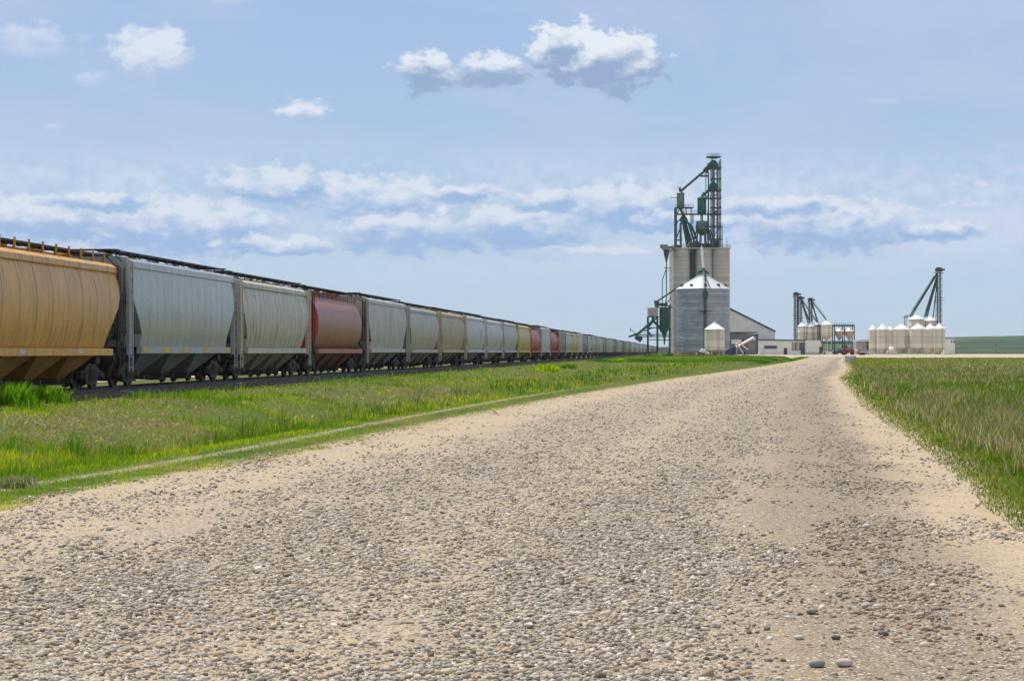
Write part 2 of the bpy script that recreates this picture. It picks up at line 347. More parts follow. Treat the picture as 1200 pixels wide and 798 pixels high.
T.l.new(col, b.inputs['Base Color']); b.inputs['Roughness'].default_value = .9; b.inputs['Specular IOR Level'].default_value = .2
hh = T.m('ADD', T.m('MULTIPLY', hA, 1.0), T.m('ADD', T.m('MULTIPLY', hC, 1.6), T.m('MULTIPLY', T.m('MULTIPLY', vB.outputs['Distance'], dn), -.9)))
hh = T.m('ADD', hh, T.m('MULTIPLY', pat, 1.3))
bp = T.new('ShaderNodeBump'); bp.inputs['Strength'].default_value = 1; bp.inputs['Distance'].default_value = .016; T.l.new(hh, bp.inputs['Height']); T.l.new(bp.outputs[0], b.inputs['Normal'])
def rcols(Y):
    l = float(rl(Y)) + .25 * (float(vn(Y, 3.3, .5, 3)) - .5) * 2; r = float(rr_(Y)) + .3 * (float(vn(Y, 33.3, .5, 3)) - .5) * 2
    t = np.linspace(0, 1, 56); return l + (r - l) * t, t
def rz(X, Y): return gz(X, Y) + .022 * np.interp((X - rl(Y)) / (rr_(Y) - rl(Y)), [0, .07, .15, .26, .38, .50, .63, .74, .82, .91, 1.0], [0, .2, .8, 0, .8, .3, 1, .2, .7, .2, 0]) * (Y < 200) + .05 * (vn(X * 3, Y * .4, 1.0, 2) - .5) * (Y < 300) * 1.0 * .5
grid_mesh('gravel_road', rcols, mr, rows[rows < 585], .012, rz)

# yard in front of the elevator
my, T, b, o = newmat('packed_yard_gravel')
pos = T.new('ShaderNodeNewGeometry').outputs['Position']
n1 = T.noise(T.mp(pos, (.05, .02, 1)), 1, 6, .65); n2 = T.noise(pos, 1.5, 6, .7)
c = T.mix(n1, (.33, .265, .185), (.50, .42, .32)); c = T.mix(T.m('MULTIPLY', T.ss(n2, .5, .7), .5), c, (.24, .20, .15))
T.l.new(c, b.inputs['Base Color']); b.inputs['Roughness'].default_value = .95
def wline(Y): return 1.35 + .011 * (np.asarray(Y, float) - 29)
def ycols(Y):
    a = (float(np.interp(Y, [450, 520, 560], [70, 62, 50])) if Y < 560 else max(TS * Y + 10, 50)) + 3 * float(vn(Y, 8, .2, 2)); t = np.linspace(0, 1, 60); return a + (330 - a) * t, t
grid_mesh('yard', ycols, my, np.linspace(455, 905, 90), .05)
def fcols(Y): t = np.linspace(0, 1, 6); c0 = TS * Y + TO - 11; return c0 - 2.6 + 5.2 * t, t
grid_mesh('service_path', fcols, my, rows[rows < 900], .03)

# ------------------------------------------------------------------ ballast and track
mb, T, b, o = newmat('dark_ballast')
pos = T.new('ShaderNodeNewGeometry').outputs['Position']
v1 = T.new('ShaderNodeTexVoronoi'); T.l.new(pos, v1.inputs['Vector']); v1.inputs['Scale'].default_value = 17
s1 = T.new('ShaderNodeSeparateColor'); T.l.new(v1.outputs['Color'], s1.inputs[0])
T.l.new(T.ramp(s1.outputs[0], [(0, (.022, .020, .020)), (.5, (.06, .055, .05)), (.85, (.11, .10, .095)), (1, (.2, .18, .16))]), b.inputs['Base Color']); b.inputs['Roughness'].default_value = .9
bp = T.new('ShaderNodeBump'); bp.inputs['Distance'].default_value = .05; T.l.new(v1.outputs['Distance'], bp.inputs['Height']); bp.invert = True; T.l.new(bp.outputs[0], b.inputs['Normal'])
def bcols(Y):
    w = .25 * (float(vn(Y, 5, .35, 3)) - .5); c0 = TS * Y + TO; x = np.array([-3.2, -2.6, -2.0, -1.0, 0, 1.0, 2.0, 2.4 + w, 3.0 + 2 * w]); return c0 + x, x
def bz(X, Y):
    dt = np.abs(X - (TS * Y + TO)); return .20 + .19 * (1 - sst(dt, 2.0, 3.1)) + .02 * (vn(X, Y, 2.5, 2) - .5)
grid_mesh('ballast_bed', bcols, mb, np.concatenate([np.arange(20, 120, 1.0), 120 * 1.02 ** np.arange(0, 132)]), 0, bz)
RAILZ = .49; DIR = Vector((TS, 1, 0)).normalized(); NRM = Vector((DIR.y, -DIR.x, 0)); ROT = -math.atan(TS)
def tp(s, lat=0, z=0): # s metres along from where Y = 0
    return Vector((TO, 0, 0)) + DIR * s + NRM * lat + Vector((0, 0, z))
def track(off, s0, s1, label, nties):
    root = empty('railway_track', tp(s0, off, .30), ROT); tag(root, label, 'railway track')
    for k in (-1, 1):
        m = MB(); L = s1 - s0; x = k * .7525
        m.prism([(x - .07, .03), (x + .07, .03), (x + .02, .06), (x + .015, .14), (x + .036, .15), (x + .036, .19), (x - .036, .19), (x - .036, .15), (x - .015, .14), (x - .02, .06)], 0, L)
        m.build('rail', railm, root)
    m = MB()
    for i in range(nties): m.box((random.uniform(-.05, .05), i * .55 + .3, .005), (2.6, .23, .10), random.uniform(-.02, .02))
    tag(m.build('ties', tie, root), kind='stuff')
track(0, 30, 1500, 'main railway track on dark ballast that carries the long train of hopper cars', 900)

# ------------------------------------------------------------------ hopper cars
COL = {'ochre yellow': (.62, .34, .085), 'blue grey': (.38, .41, .42), 'light beige': (.56, .52, .43), 'faded red brown': (.41, .165, .12), 'light grey': (.50, .50, .46),
       'grey beige': (.47, .44, .36), 'tan': (.50, .41, .28), 'pale grey': (.56, .56, .56), 'mid grey': (.36, .37, .36), 'mustard yellow': (.55, .42, .12), 'brick red': (.42, .07, .05),
       'dark grey': (.17, .18, .19), 'brown grey': (.22, .18, .15), 'rust brown': (.22, .12, .085)}
COL = {k: tuple(min(.80, x * (1.0 if k in ('ochre yellow', 'mustard yellow', 'brick red', 'dark grey') else .90)) for x in v) for k, v in COL.items()}
ENDM = {}
def carmat(c, kind):
    k = c.replace(' ', '_') + '_' + kind
    if kind == 'body':
        spec = {'ochre yellow': dict(seam=1.42, seamw=.04, rust=.10, rough=.40, dirtamt=.35), 'blue grey': dict(seam=.98, seamw=.036, rough=.24, dirtamt=.2), 'tan': dict(rust=.45, seam=.9, rough=.5, dirtamt=.6), 'faded red brown': dict(seam=.6, seamw=.01, rust=.25, rough=.42, dirtamt=.35)}.get(c, dict(seam=.85, seamw=.036, dirtamt=.8, rough=.42, rust=.22))
        return PM(k, COL[c], var=.08, spec=.5, **spec)
    if kind == 'trim': return PM(k, tuple(min(.7, x * 1.12) for x in COL[c]), rough=.5, var=.08, dirtamt=.3, rust=.1)
    return PM(k, tuple(x * .68 for x in COL[c]), rough=.6, var=.2, dirtamt=.4, rust=.25)
HALF = 7.55
GAPS = [48.4, 65.0, 81.3, 97.2, 113.8, 131.0, 148.0, 165.1, 182.1, 199.2, 217.0, 234.6]
def gapY(i): return GAPS[i + 1] if i < 11 else GAPS[-1] + (i - 10) * 17.2
def profile(kind):
    if kind == 'round': return [(1.12, 1.36), (1.36, 1.62), (1.52, 2.0), (1.61, 2.5), (1.60, 3.0), (1.50, 3.4), (1.32, 3.76), (1.06, 4.04), (.72, 4.22), (.34, 4.31), (0, 4.33)]
    if kind == 'slab': return [(1.50, 1.38), (1.565, 1.8), (1.60, 2.3), (1.60, 2.9), (1.585, 3.5), (1.54, 3.98), (1.60, 4.0), (1.585, 4.20), (1.38, 4.30), (.8, 4.37), (0, 4.40)]
    return [(1.40, 1.38), (1.52, 1.75), (1.59, 2.2), (1.62, 2.75), (1.59, 3.25), (1.50, 3.7), (1.42, 3.93), (1.49, 3.95), (1.47, 4.13), (1.28, 4.25), (.75, 4.36), (0, 4.41)]
_meshes = {}
def cm(key, fn, mat, smooth=False):
    k = (key, mat.name)
    if k not in _meshes: _meshes[k] = fn().mesh(key[0] if isinstance(key, tuple) else key, mat, smooth)
    return _meshes[k]
def part(name, me, parent, loc=(0, 0, 0), rz=0.0):
    o = bpy.data.objects.new(name, me); C.objects.link(o); o.parent = parent; o.location = loc; o.rotation_euler = (0, 0, rz); return o
def body_mb(kind):
    pr = profile(kind); m = MB(); L = []
    for (x, z) in pr:
        if kind == 'round': ye = HALF - 1.0
        elif z > 3.05: ye = HALF
        else: ye = HALF - min(1.25, (3.05 - z) * 1.05)
        L.append((x, z, ye))
    full = [(x, z, e) for x, z, e in L] + [(-x, z, e) for x, z, e in L[-2::-1]]
    n = len(full); ns = 14; vs = []
    for j in range(ns + 1):
        for x, z, e in full: vs.append((x, -e + 2 * e * j / ns, z))
    fs = [(j * n + i, j * n + i + 1, (j + 1) * n + i + 1, (j + 1) * n + i) for j in range(ns) for i in range(n - 1)]
    m.add(vs, fs)
    h = len(L)
    for j in (0, ns):                                   # the two ends, strip by strip (upper wall, then the slope sheet tucking under)
        for i in range(h - 1):
            a, b_, c, d = j * n + i, j * n + i + 1, j * n + n - 2 - i, j * n + n - 1 - i
            m.f.append((a, b_, c, d) if b_ != c else (a, b_, d))
    m.add([(L[0][0] - .02, s * L[0][2], L[0][1]) for s in (-1, 1)] + [(-L[0][0] + .02, s * L[0][2], L[0][1]) for s in (1, -1)], [(0, 1, 2, 3)])
    return m
def endlens_mb():
    pr = [p for p in profile('round')]; m = MB()
    out = [(x * .965, z) for x, z in pr] + [(-x * .965, z) for x, z in pr[-2::-1]]
    m.prism(out, 0, .03)
    return m
def roof_mb():
    m = MB()
    m.box((0, 0, 4.42), (.62, 2 * HALF - 1.8, .14))
    for y in (-6, -3, 0, 3, 6): m.box((0, y, 4.51), (.7, .9, .06))
    return m
def board_mb(kind):
    m = MB(); zt = 4.30 if kind != 'round' else 4.0; xr = 1.12
    for s in (-1, 1):
        m.box((s * .72, 0, 4.57), (.50, 2 * HALF + .55, .05)); m.box((s * .985, 0, 4.555), (.03, 2 * HALF + .55, .07)); m.box((s * .455, 0, 4.555), (.03, 2 * HALF + .55, .07))
        for i in range(13): y = -HALF + .25 + i * (2 * HALF - .5) / 12; m.box((s * .75, y, 4.525), (.78, .05, .04)); m.box((s * 1.10, y, (zt + 4.56) / 2), (.03, .03, 4.56 - zt))
    for e in (-1, 1): m.box((0, e * (HALF + .18), 4.565), (2.3, .5, .04)); m.tube((.98, e * (HALF + .4), 4.57), (1.36, e * (HALF + .42), 4.15), .025, 5)
    return m
def sill_mb():
    m = MB()
    for s in (-1, 1): m.box((s * 1.555, 0, 1.27), (.16, 2 * HALF - 1.9, .23))
    return m
def shell_mb():
    m = MB(); m.box((0, 0, 1.08), (.62, 2 * HALF + .9, .30))
    for e in (-1, 1):
        m.box((0, e * (HALF - .12), 1.12), (2.9, .24, .26)); m.box((0, e * (HALF - 1.3), .98), (2.5, .42, .22))
        m.box((0, e * (HALF + .63), .90), (.34, .55, .34)); m.box((.08 * e, e * (HALF + .86), .90), (.22, .22, .38))
    return m
def post_mb(w_=.14, d_=.24):
    m = MB(); m.box((0, 0, 2.66), (w_, d_, 3.1)); return m
def brace_mb():
    m = MB(); m.box((0, -.15, 1.22), (2.6, .1, .08))
    for s in (-1, 1):
        m.tube((s * 1.30, -.12, 1.25), (s * .5, -1.1, 2.35), .05, 5); m.tube((s * .45, -.05, 1.25), (s * .45, -.05, 3.05), .06, 5)
    return m
def ladder_mb():
    m = MB()
    for y in (0, .42): m.tube((0, y, .55), (0, y, 4.15), .022, 5)
    for i in range(10): z = .68 + i * .37; m.tube((0, 0, z), (0, .42, z), .016, 5)
    return m
def bay_mb(L):
    m = MB(); a, zt, zb, b_ = L / 2 - .04, 1.30, .42, .42; xt, xb = 1.46, .62
    m.hexa([(-xb, -b_, zb), (xb, -b_, zb), (xb, b_, zb), (-xb, b_, zb), (-xt, -a, zt), (xt, -a, zt), (xt, a, zt), (-xt, a, zt)])
    return m
def gate_mb():
    m = MB(); m.box((0, 0, .35), (1.4, 1.0, .12)); m.box((.85, 0, .34), (.3, .12, .12)); m.tube((-1.0, .2, .35), (1.05, .2, .35), .035, 6); m.box((0, 0, .25), (1.2, .7, .12)); return m
def tframe_mb():
    m = MB()
    for s in (-1, 1):
        x = s * 1.0
        m.prism([(0, 0)], 0, 0) if False else None
        out = [(-1.15, .36), (-1.15, .62), (-.80, .66), (-.42, .86), (.42, .86), (.80, .66), (1.15, .62), (1.15, .36), (.72, .34), (.42, .20), (-.42, .20), (-.72, .34)]
        m.add([(x - .07, y, z) for y, z in out] + [(x + .07, y, z) for y, z in out], [(i, (i + 1) % 12, 12 + (i + 1) % 12, 12 + i) for i in range(12)] + [tuple(range(12))[::-1], tuple(range(12, 24))])
        for yy_ in (-.16, 0, .16): m.lathe([(.075, 0), (.075, .34)], (x + s * .09, yy_ * 1.3, .32), 8)
        for e in (-1, 1): m.lathe([(.13, -.06), (.16, 0), (.10, .10)], (x + s * .08 if s > 0 else x - .12, e * .89, .46), 10, axis='x')
    m.box((0, 0, .62), (2.2, .42, .22)); return m
def wheel_mb():
    m = MB()
    m.lathe([(.10, -.10), (.12, -.06), (.34, -.02), (.40, -.03), (.42, -.03), (.425, .05), (.45, .06), (.45, .09), (.38, .09), (.34, .04), (.12, .02), (.11, .09), (.10, .09)], (0, 0, 0), 24, axis='x'); return m
def axle_mb(): m = MB(); m.tube((-.95, 0, 0), (.95, 0, 0), .08, 8); return m
def tank_mb(): m = MB(); m.tube((-.55, 0, 0), (.55, 0, 0), .24, 12); m.tube((.75, .5, .1), (.75, .95, .1), .13, 10); m.tube((.2, .2, 0), (.75, .6, .1), .03, 5); return m
def brake_mb(): m = MB(); m.lathe([(.30, -.03), (.33, 0), (.30, .03)], (0, 0, 0), 16, axis='x'); m.tube((-.1, 0, 0), (.05, 0, 0), .06, 6); m.tube((0, -.3, 0), (0, .3, 0), .015, 4); m.tube((0, 0, -.3), (0, 0, .3), .015, 4); return m
def lowunder_mb():      # trucks and bays of a car too far away to show them apart
    m = MB()
    for s in (-1, 1):
        m.add(*[(lambda q: (q.v, q.f))(tframe_mb())][0]) if False else None
    for e in (-1, 1):
        for y in (-.89, .89):
            for s in (-1, 1): m.tube((s * .70, e * 6.2 + y, .45), (s * .82, e * 6.2 + y, .45), .45, 12)
        for s in (-1, 1): m.box((s * 1.0, e * 6.2, .52), (.14, 2.2, .34))
    m.box((0, 0, 1.08), (.62, 2 * HALF + .9, .30)); return m

def make_car(i, c, kind, label):
    g0, g1 = gapY(i - 1), gapY(i); s = (g0 + g1) / 2 / DIR.y
    root = empty('hopper_car', tp(s, 0, RAILZ), ROT); root.scale = (1, (g1 - g0 - 1.35) / 15.1, [.945, .995, .985, .975, 1.0, .98, .985, .99, .975, .98, .97, .965, .99, .965][i] if i < 14 else random.uniform(.96, 1.0)); tag(root, label, 'hopper car', 'grain hopper cars coupled in one long train')
    bodym, trim, dark = carmat(c, 'body'), carmat(c, 'trim'), carmat(c, 'under')
    b_ = part('tank_body', cm(('tank_body', kind), lambda: body_mb(kind), bodym, True), root)
    part('running_board', cm(('running_board', kind), lambda: board_mb(kind), dsteel), root)
    part('side_sill', cm('side_sill', sill_mb, trim), root)
    nb = 4 if kind != 'slab' else 3; Lb = (2 * HALF - 3.4) / nb
    if kind == 'round':
        for e in (-1.0, 1.0): part('end_bulkhead', cm('end_bulkhead', endlens_mb, PM('bright_red_bulkhead', (.78, .06, .02), rough=.5, var=.12)), root, (0, e * (HALF - .99), 0))['label'] = 'bright red rounded end sheet'
    if i < 32:
        if i == 0:
            sm_ = cm('stanchion', lambda: MB().box((0, 0, 0), (.045, .07, .40)), dark)
            for s_ in (-1, 1):
                for j in range(13): part('stanchion', sm_, root, (s_ * 1.14, -HALF + .25 + j * (2 * HALF - .5) / 12, 4.45))
        part('roof_hatch_coaming', cm('roof_hatch_coaming', roof_mb, trim), root)
        part('centre_sill', cm('centre_sill', shell_mb, blacksteel), root)
        pm_ = dark if c == 'ochre yellow' else trim if c != 'light grey' else carmat('dark grey', 'trim'); rd = kind == 'round' or i == 0
        for e in (-1, 1):
            for s_ in (-1, 1): part('corner_post', cm(('corner_post', rd), (lambda: post_mb(.07, .09)) if rd else post_mb, blacksteel if rd else pm_), root, (s_ * 1.5, e * (HALF + .03), 0))
            part('end_brace', cm('end_brace', brace_mb, blacksteel), root, (0, e * HALF, 0), 0 if e > 0 else math.pi)
        for k in range(nb):
            q = part('hopper_bay', cm(('hopper_bay', nb), lambda: bay_mb(Lb), dark), root, (0, (k - (nb - 1) / 2) * Lb, 0))
            if i < 14: part('outlet_gate', cm('outlet_gate', gate_mb, blacksteel), q)
    else:
        part('underframe', cm('underframe', lowunder_mb, blacksteel), root)
    if i < 20:
        for e in (-1, 1):
            for sd_ in (-1, 1): part('ladder', cm('ladder', ladder_mb, (dsteel if c in ('faded red brown', 'ochre yellow') else trim)), root, (sd_ * 1.60, e * (HALF + .02) - (.05 if e > 0 else .37), 0))
    if i < 10:
        for e in (-1, 1): part('air_reservoir' if e < 0 else 'brake_cylinder', cm('air_reservoir', tank_mb, blacksteel), root, (0, e * (HALF - .55), 1.62))
        part('brake_wheel', cm('brake_wheel', brake_mb, dsteel), root, (.9, -HALF - .28, 2.9), R(90))
    if i < 32:
        for e in (-1, 1):
            t = part('truck', cm('truck', tframe_mb, blacksteel), root, (0, e * 6.2, 0))
            for y in (-.89, .89):
                if i < 14: part('axle', cm('axle', axle_mb, blacksteel), t, (0, y, .45))
                for s_ in (-1, 1): part('wheel', cm('wheel', wheel_mb, blacksteel, True), t, (s_ * .76, y, .45), 0 if s_ > 0 else math.pi)
    return root
spec = [('ochre yellow', 'curved', 'ochre yellow hopper car with dark vertical seams, nearest the camera at the left edge'),
        ('blue grey', 'slab', 'glossy blue grey hopper car with yellow reflector patches, coupled behind the ochre yellow car'),
        ('light beige', 'curved', 'light beige hopper car between the blue grey car and the red brown rounded car'),
        ('faded red brown', 'round', 'faded red brown rounded hopper car with a bright red end bulkhead'),
        ('light grey', 'slab', 'light grey hopper car with dark end posts, just beyond the red brown rounded car'),
        ('grey beige', 'curved', 'grey beige hopper car between the one with dark end posts and the tan streaked one'),
        ('tan', 'curved', 'tan hopper car heavily streaked with brown rust, seventh from the near end'),
        ('pale grey', 'curved', 'pale clean grey hopper car coupled directly behind the tan streaked car'),
        ('pale grey', 'curved', 'pale clean grey hopper car, second behind the tan streaked car'),
        ('light grey', 'curved', 'light grey hopper car in front of the mustard yellow car'),
        ('mustard yellow', 'curved', 'mustard yellow hopper car in the middle of the train beside a brick red one'),
        ('brick red', 'round', 'brick red rounded hopper car coupled behind the mustard yellow car'),
        ('pale grey', 'slab', 'pale grey hopper car between the two brick red rounded cars'),
        ('brick red', 'round', 'brick red rounded hopper car, the farther of the two brick red ones'),
        ('brown grey', 'slab', 'brown grey hopper car just beyond the farther brick red car')]
cyc = ['light beige', 'mustard yellow', 'pale grey', 'brown grey', 'light grey', 'grey beige', 'mid grey', 'light beige', 'pale grey', 'brown grey', 'mid grey', 'light grey', 'grey beige', 'light grey', 'brown grey']
def ordn(n): return '%d%s' % (n, 'th' if 10 <= n % 100 <= 20 else {1: 'st', 2: 'nd', 3: 'rd'}.get(n % 10, 'th'))
for i in range(15, 78):
    c = cyc[(i * 7 + i // 5) % 15] if i > 22 else cyc[i - 15]
    if i > 22: c = ['mid grey', 'brown grey', 'light grey', 'grey beige', 'mid grey', 'pale grey', 'brown grey'][(i * 5 + i // 4) % 7]
    if i > 58: c = random.choice(['rust brown', 'brown grey', 'mid grey', 'rust brown'])
    k = 'slab' if c in ('pale grey', 'mid grey') else 'curved'
    where = 'in mid train' if i < 40 else ('beside the loading tower' if i < 50 else 'in the distant tail')
    spec.append((c, k, '%s hopper car %s, %s from the near end' % (c, where, ordn(i + 1))))
cars = [make_car(i, *sp_) for i, sp_ in enumerate(spec)]
for y in (-6.2, -3.3, -.6, 2.6, 6.2): m = MB(); m.box((1.642, y, 1.27), (.012, .62, .19)); m.build('reflector', yellowrefl, cars[1])
for y in (-2, 3.2): m = MB(); m.box((1.642, y, 1.28), (.012, .45, .13)); m.build('reflector', PM('pale_reflector', (.5, .48, .5), .4), cars[0])

# paddle sign leaning by the near car
def px(u, v, Y): return Vector(((u - 600) / F * Y, Y, EYE + (412 - v) / F * Y))
rt = empty('switch_marker', (*(px(10, 460, 57.5).xy), gzs(px(10, 460, 57.5).x, 57.5))); tag(rt, 'small pale metal marker paddle on a leaning rod beside the ochre yellow car', 'marker')
m = MB(); m.tube((-.12, 0, -.1), (.10, 0, 1.45), .022, 6); m.build('rod', dsteel, rt)
m = MB(); m.box((.11, -.03, 1.42), (.22, .02, .26), 0); m.box((.02, -.04, 1.47), (.14, .02, .18)); m.build('paddle', PM('pale_paddle', (.42, .50, .46), .5), rt)

# ------------------------------------------------------------------ grain elevator complex
class Site:
    def __init__(s, name, u, Y, label, cat, group=None, rz=0):
        s.Y = Y; x = (u - 600) / F * Y; s.O = Vector((x, Y, gzs(x, Y) + .05)); s.root = empty(name, s.O); tag(s.root, label, cat, group); s.u = u
    def p(s, u, v, dy=0): return Vector(((u - 600) / F * s.Y - s.O.x, dy, EYE + (412 - v) / F * s.Y - s.O.z))
    def k(s, n): return n / F * s.Y
# concrete elevator
E = Site('grain_elevator', 822, 670, 'tall tan concrete grain elevator with a dark green steel headhouse on top', 'grain elevator')
p = E.p; ztop = p(0, 292).z
for u, r in ((798.5, 10.6), (824.5, 10.4), (844.8, 10.4)):
    for dy in (0, 6.3, 12.6):
        m = MB(); c0 = p(u, 400, dy); rr = E.k(r); m.lathe([(rr, -.3), (rr, ztop)], (c0.x, dy, 0), 40); m.build('silo', concrete, E.root, True)
m = MB(); x0, x1 = p(806, 0).x, p(838, 0).x; m.box(((x0 + x1) / 2, 6.3, ztop / 2 - .4), (x1 - x0, 9, ztop - .8)); m.build('infill_wall', PM('dark_concrete', (.16, .165, .155), .9, var=.1, scale=.4, bands=1.3), E.root)  # concrete darkened in colour to stand for shade in the silo gap
m = MB(); xa, xb = p(787.5, 0).x, p(855.5, 0).x; m.box(((xa + xb) / 2, 6.3, ztop + .15), (xb - xa, 19.2, .3)); m.build('roof_slab', concrete, E.root)
m = MB()
for y in (-3.1, 15.6):
    for z in (.7, 1.2): m.tube((xa + .2, y, ztop + z), (xb - .2, y, ztop + z), .05, 4)
    for i in range(16): x = xa + .2 + (xb - xa - .4) * i / 15; m.tube((x, y, ztop + .3), (x, y, ztop + 1.2), .05, 4)
for x in (xa + .2, xb - .2):
    for z in (.7, 1.2): m.tube((x, -3.1, ztop + z), (x, 15.6, ztop + z), .05, 4)
m.tube(p(853, 292, 2), p(852.5, 281, 2), .07, 4); m.build('roof_railing', dsteel, E.root)
m = MB(); m.tube(p(811, 292, -2.0), p(811, 400, -2.0), .35, 6); m.tube(p(813.5, 292, -1.9), p(813.5, 400, -1.9), .12, 6); m.build('downspout', dgreen, E.root)
# leg tower
m = MB(); dys = (1, 5.2)
for u in (835, 845):
    for dy in dys: m.beam(p(u, 292, dy), p(u, 186, dy), .30)
for v in (196, 209, 222.5, 232, 243, 251, 265, 280):
    for dy in dys: m.beam(p(834, v, dy), p(846, v, dy), .30)
    for u in (835, 845): m.beam(p(u, v, dys[0]), p(u, v, dys[1]), .25)
lv = [196, 209, 222.5, 232, 243, 251, 265, 280, 292]
for j, (a, b2) in enumerate(zip(lv, lv[1:])):
    for dy in dys: m.tube(p(835 if j % 2 else 845, a, dy), p(845 if j % 2 else 835, b2, dy), .075, 4)
m.beam(p(847, 290, .5), p(850, 292, .5), .3); m.build('leg_tower', dgreen, E.root)
m = MB()
for u in (837.7, 842): m.box(((p(u, 0).x), 3.1, (p(0, 292).z + p(0, 190).z) / 2), (.62, 1.1, p(0, 190).z - p(0, 292).z))
m.build('elevator_leg', steel, E.root)
m = MB()
for (ua, ub, v) in ((833.5, 842, 184), (829, 845.5, 183.2), (833, 845.5, 197), (833, 844.5, 223), (826.5, 845.5, 232), (792, 813, 243), (792, 845.5, 250.5), (822, 847, 265.3), (832, 847, 280), (792, 800, 281), (822.5, 831, 205.5)):
    m = MB(); m.box(((p(ua, 0).x + p(ub, 0).x) / 2, 3.1, p(0, v).z), (p(ub, 0).x - p(ua, 0).x, 4.6, .28))
    for z in (.6, 1.05):
        m.tube((p(ua, 0).x, .85, p(0, v).z + z), (p(ub, 0).x, .85, p(0, v).z + z), .045, 4)
    n = max(2, int((ub - ua) / 3))
    for q in range(n + 1): x = p(ua + (ub - ua) * q / n, 0).x; m.tube((x, .85, p(0, v).z), (x, .85, p(0, v).z + 1.05), .04, 4)
    m.build('platform', dgreen, E.root)
def headbox(u0, u1, vt, vb): # rounded bucket elevator head
    m = MB(); x0, x1 = p(u0, 0).x, p(u1, 0).x; zt, zb = p(0, vt).z, p(0, vb).z; h = zt - zb
    m.prism([(x0, zb), (x1, zb), (x1, zb + h * .62), (x1 - (x1 - x0) * .12, zb + h * .88), (x1 - (x1 - x0) * .3, zt), (x0 + (x1 - x0) * .3, zt), (x0 + (x1 - x0) * .08, zb + h * .8), (x0, zb + h * .5)], 1.9, 4.3)
    m.build('leg_head', green, E.root)
headbox(833, 841.5, 187, 196.5); headbox(832.3, 841, 213, 222.5)
m = MB(); m.tube(p(834, 190.5, 3), p(829.5, 191.5, 3), .55, 6, .1); m.tube(p(834, 193, 3), p(826.5, 199.5, 3), 1.0, 8, .75); m.tube(p(828, 198, 3), p(830.5, 202, 3), .6, 6); m.build('head_outlet', dgreen, E.root)
m = MB(); m.tube(p(829, 197.5, 3), p(798.5, 223.5, 3), .42, 8); m.tube(p(798.5, 223.5, 3), p(798.2, 227, 3), .4, 8); m.tube(p(797.5, 219, 3), p(798.2, 224, 3), .4, 8); m.build('long_spout', dgreen, E.root)
m = MB(); m.tube(p(828.3, 203, 3), p(828.3, 250, 3), .14, 5); m.tube(p(831.4, 202, 3), p(831.4, 268, 3), .24, 5); m.tube(p(832, 222, 3), p(824, 229, 3), .5, 6); m.tube(p(824, 227.8, 3), p(823.4, 232, 3), .45, 6); m.tube(p(825, 224.5, 3), p(827, 228.5, 3), .3, 5); m.tube(p(827, 228, 3), p(831, 231, 3), .25, 5); m.build('drop_spouts', dgreen, E.root)
def tankp(name, u0, u1, vt, vb, mat, cone=3):
    m = MB(); r = E.k((u1 - u0) / 2); c0 = p((u0 + u1) / 2, vb); zt = p(0, vt).z; zb = p(0, vb).z
    m.lathe([(.3, zb - E.k(cone)), (r, zb), (r, zt), (r * 1.08, zt), (r * 1.08, zt + .2), (.3, zt + .9)], (c0.x, 3.1, 0), 20); m.build(name, mat, E.root, True)
tankp('surge_bin', 794, 803, 226.5, 242.5, PM('grey_green_sheet', (.12, .19, .18), .5, .2, rib=-.5)); tankp('surge_bin', 818.3, 828.8, 232, 249, green)
m = MB(); m.tube(p(786.5, 230.8, 3), p(794, 230.8, 3), .12, 4); m.beam(p(792.3, 292, 1), p(792.3, 243, 1), .45); m.beam(p(792.3, 292, 5), p(792.3, 243, 5), .45); m.beam(p(793.5, 292, 1), p(793.5, 243, 1), .16)
for a, b2 in (((792.5, 281), (799, 265)), ((799, 292), (799, 266)), ((792.5, 265), (796, 257)), ((811, 243), (811, 292)), ((813, 250), (813, 262)), ((831, 250), (831, 292)), ((847, 265), (847, 292)), ((822.5, 250.5), (822.5, 292)), ((805, 243.5), (805, 250)), ((794, 250), (798, 243)), ((803, 250), (799, 243))):
    m.beam(p(*a, 1.2), p(*b2, 1.2), .20)
    m.beam(p(*a, 5), p(*b2, 5), .16)
m.build('support_frame', dgreen, E.root)
m = MB(); apex = p(802, 251.5, 3); m.tube(p(798.5, 245, 3), apex, .4, 6); m.lathe([(.5, 0), (1.5, -1.6), (1.5, -2.0), (.4, -2.4)], (apex.x, 3, apex.z), 12)
for (ub, vm, um, dd) in ((798, 263, 797.5, 0), (799.5, 262, 799, 5), (806, 262, 801, 1), (811, 261, 804, 4), (816, 262, 807, 0), (821, 264, 811, 2), (809, 262, 803, 6), (814, 262, 806, 6)):
    m.path([apex + Vector((0, 0, -1.5)), p(um, vm, dd), p(ub, 291, dd)], .40, 6)
m.build('distributor', green, E.root)
m = MB(); apex = p(824, 258, 3); m.tube(p(823.4, 249, 3), apex, .35, 6); m.lathe([(.4, 0), (2.0, -.2), (2.3, -2.6), (1.8, -4.0), (.5, -5)], (apex.x, 3, apex.z), 14)
m.build('turnhead', PM('grey_turnhead', (.14, .17, .18), .5), E.root)
m = MB()
for (ub, um, dd) in ((814, 818, -1), (817, 819.5, 5), (820, 821, 0), (823, 823, 7), (826, 825.5, -1), (830, 828, 5), (834, 831, 0), (838, 832, 6), (842, 833, 1), (811, 817, 2), (832, 829, 2), (828, 826.5, 3)):
    m.path([apex + Vector((0, 0, -3.0)), p(um, 270, dd), p(ub, 291.5, dd)], .27, 5)
m.build('spout_fan', dgreen, E.root)
m = MB()
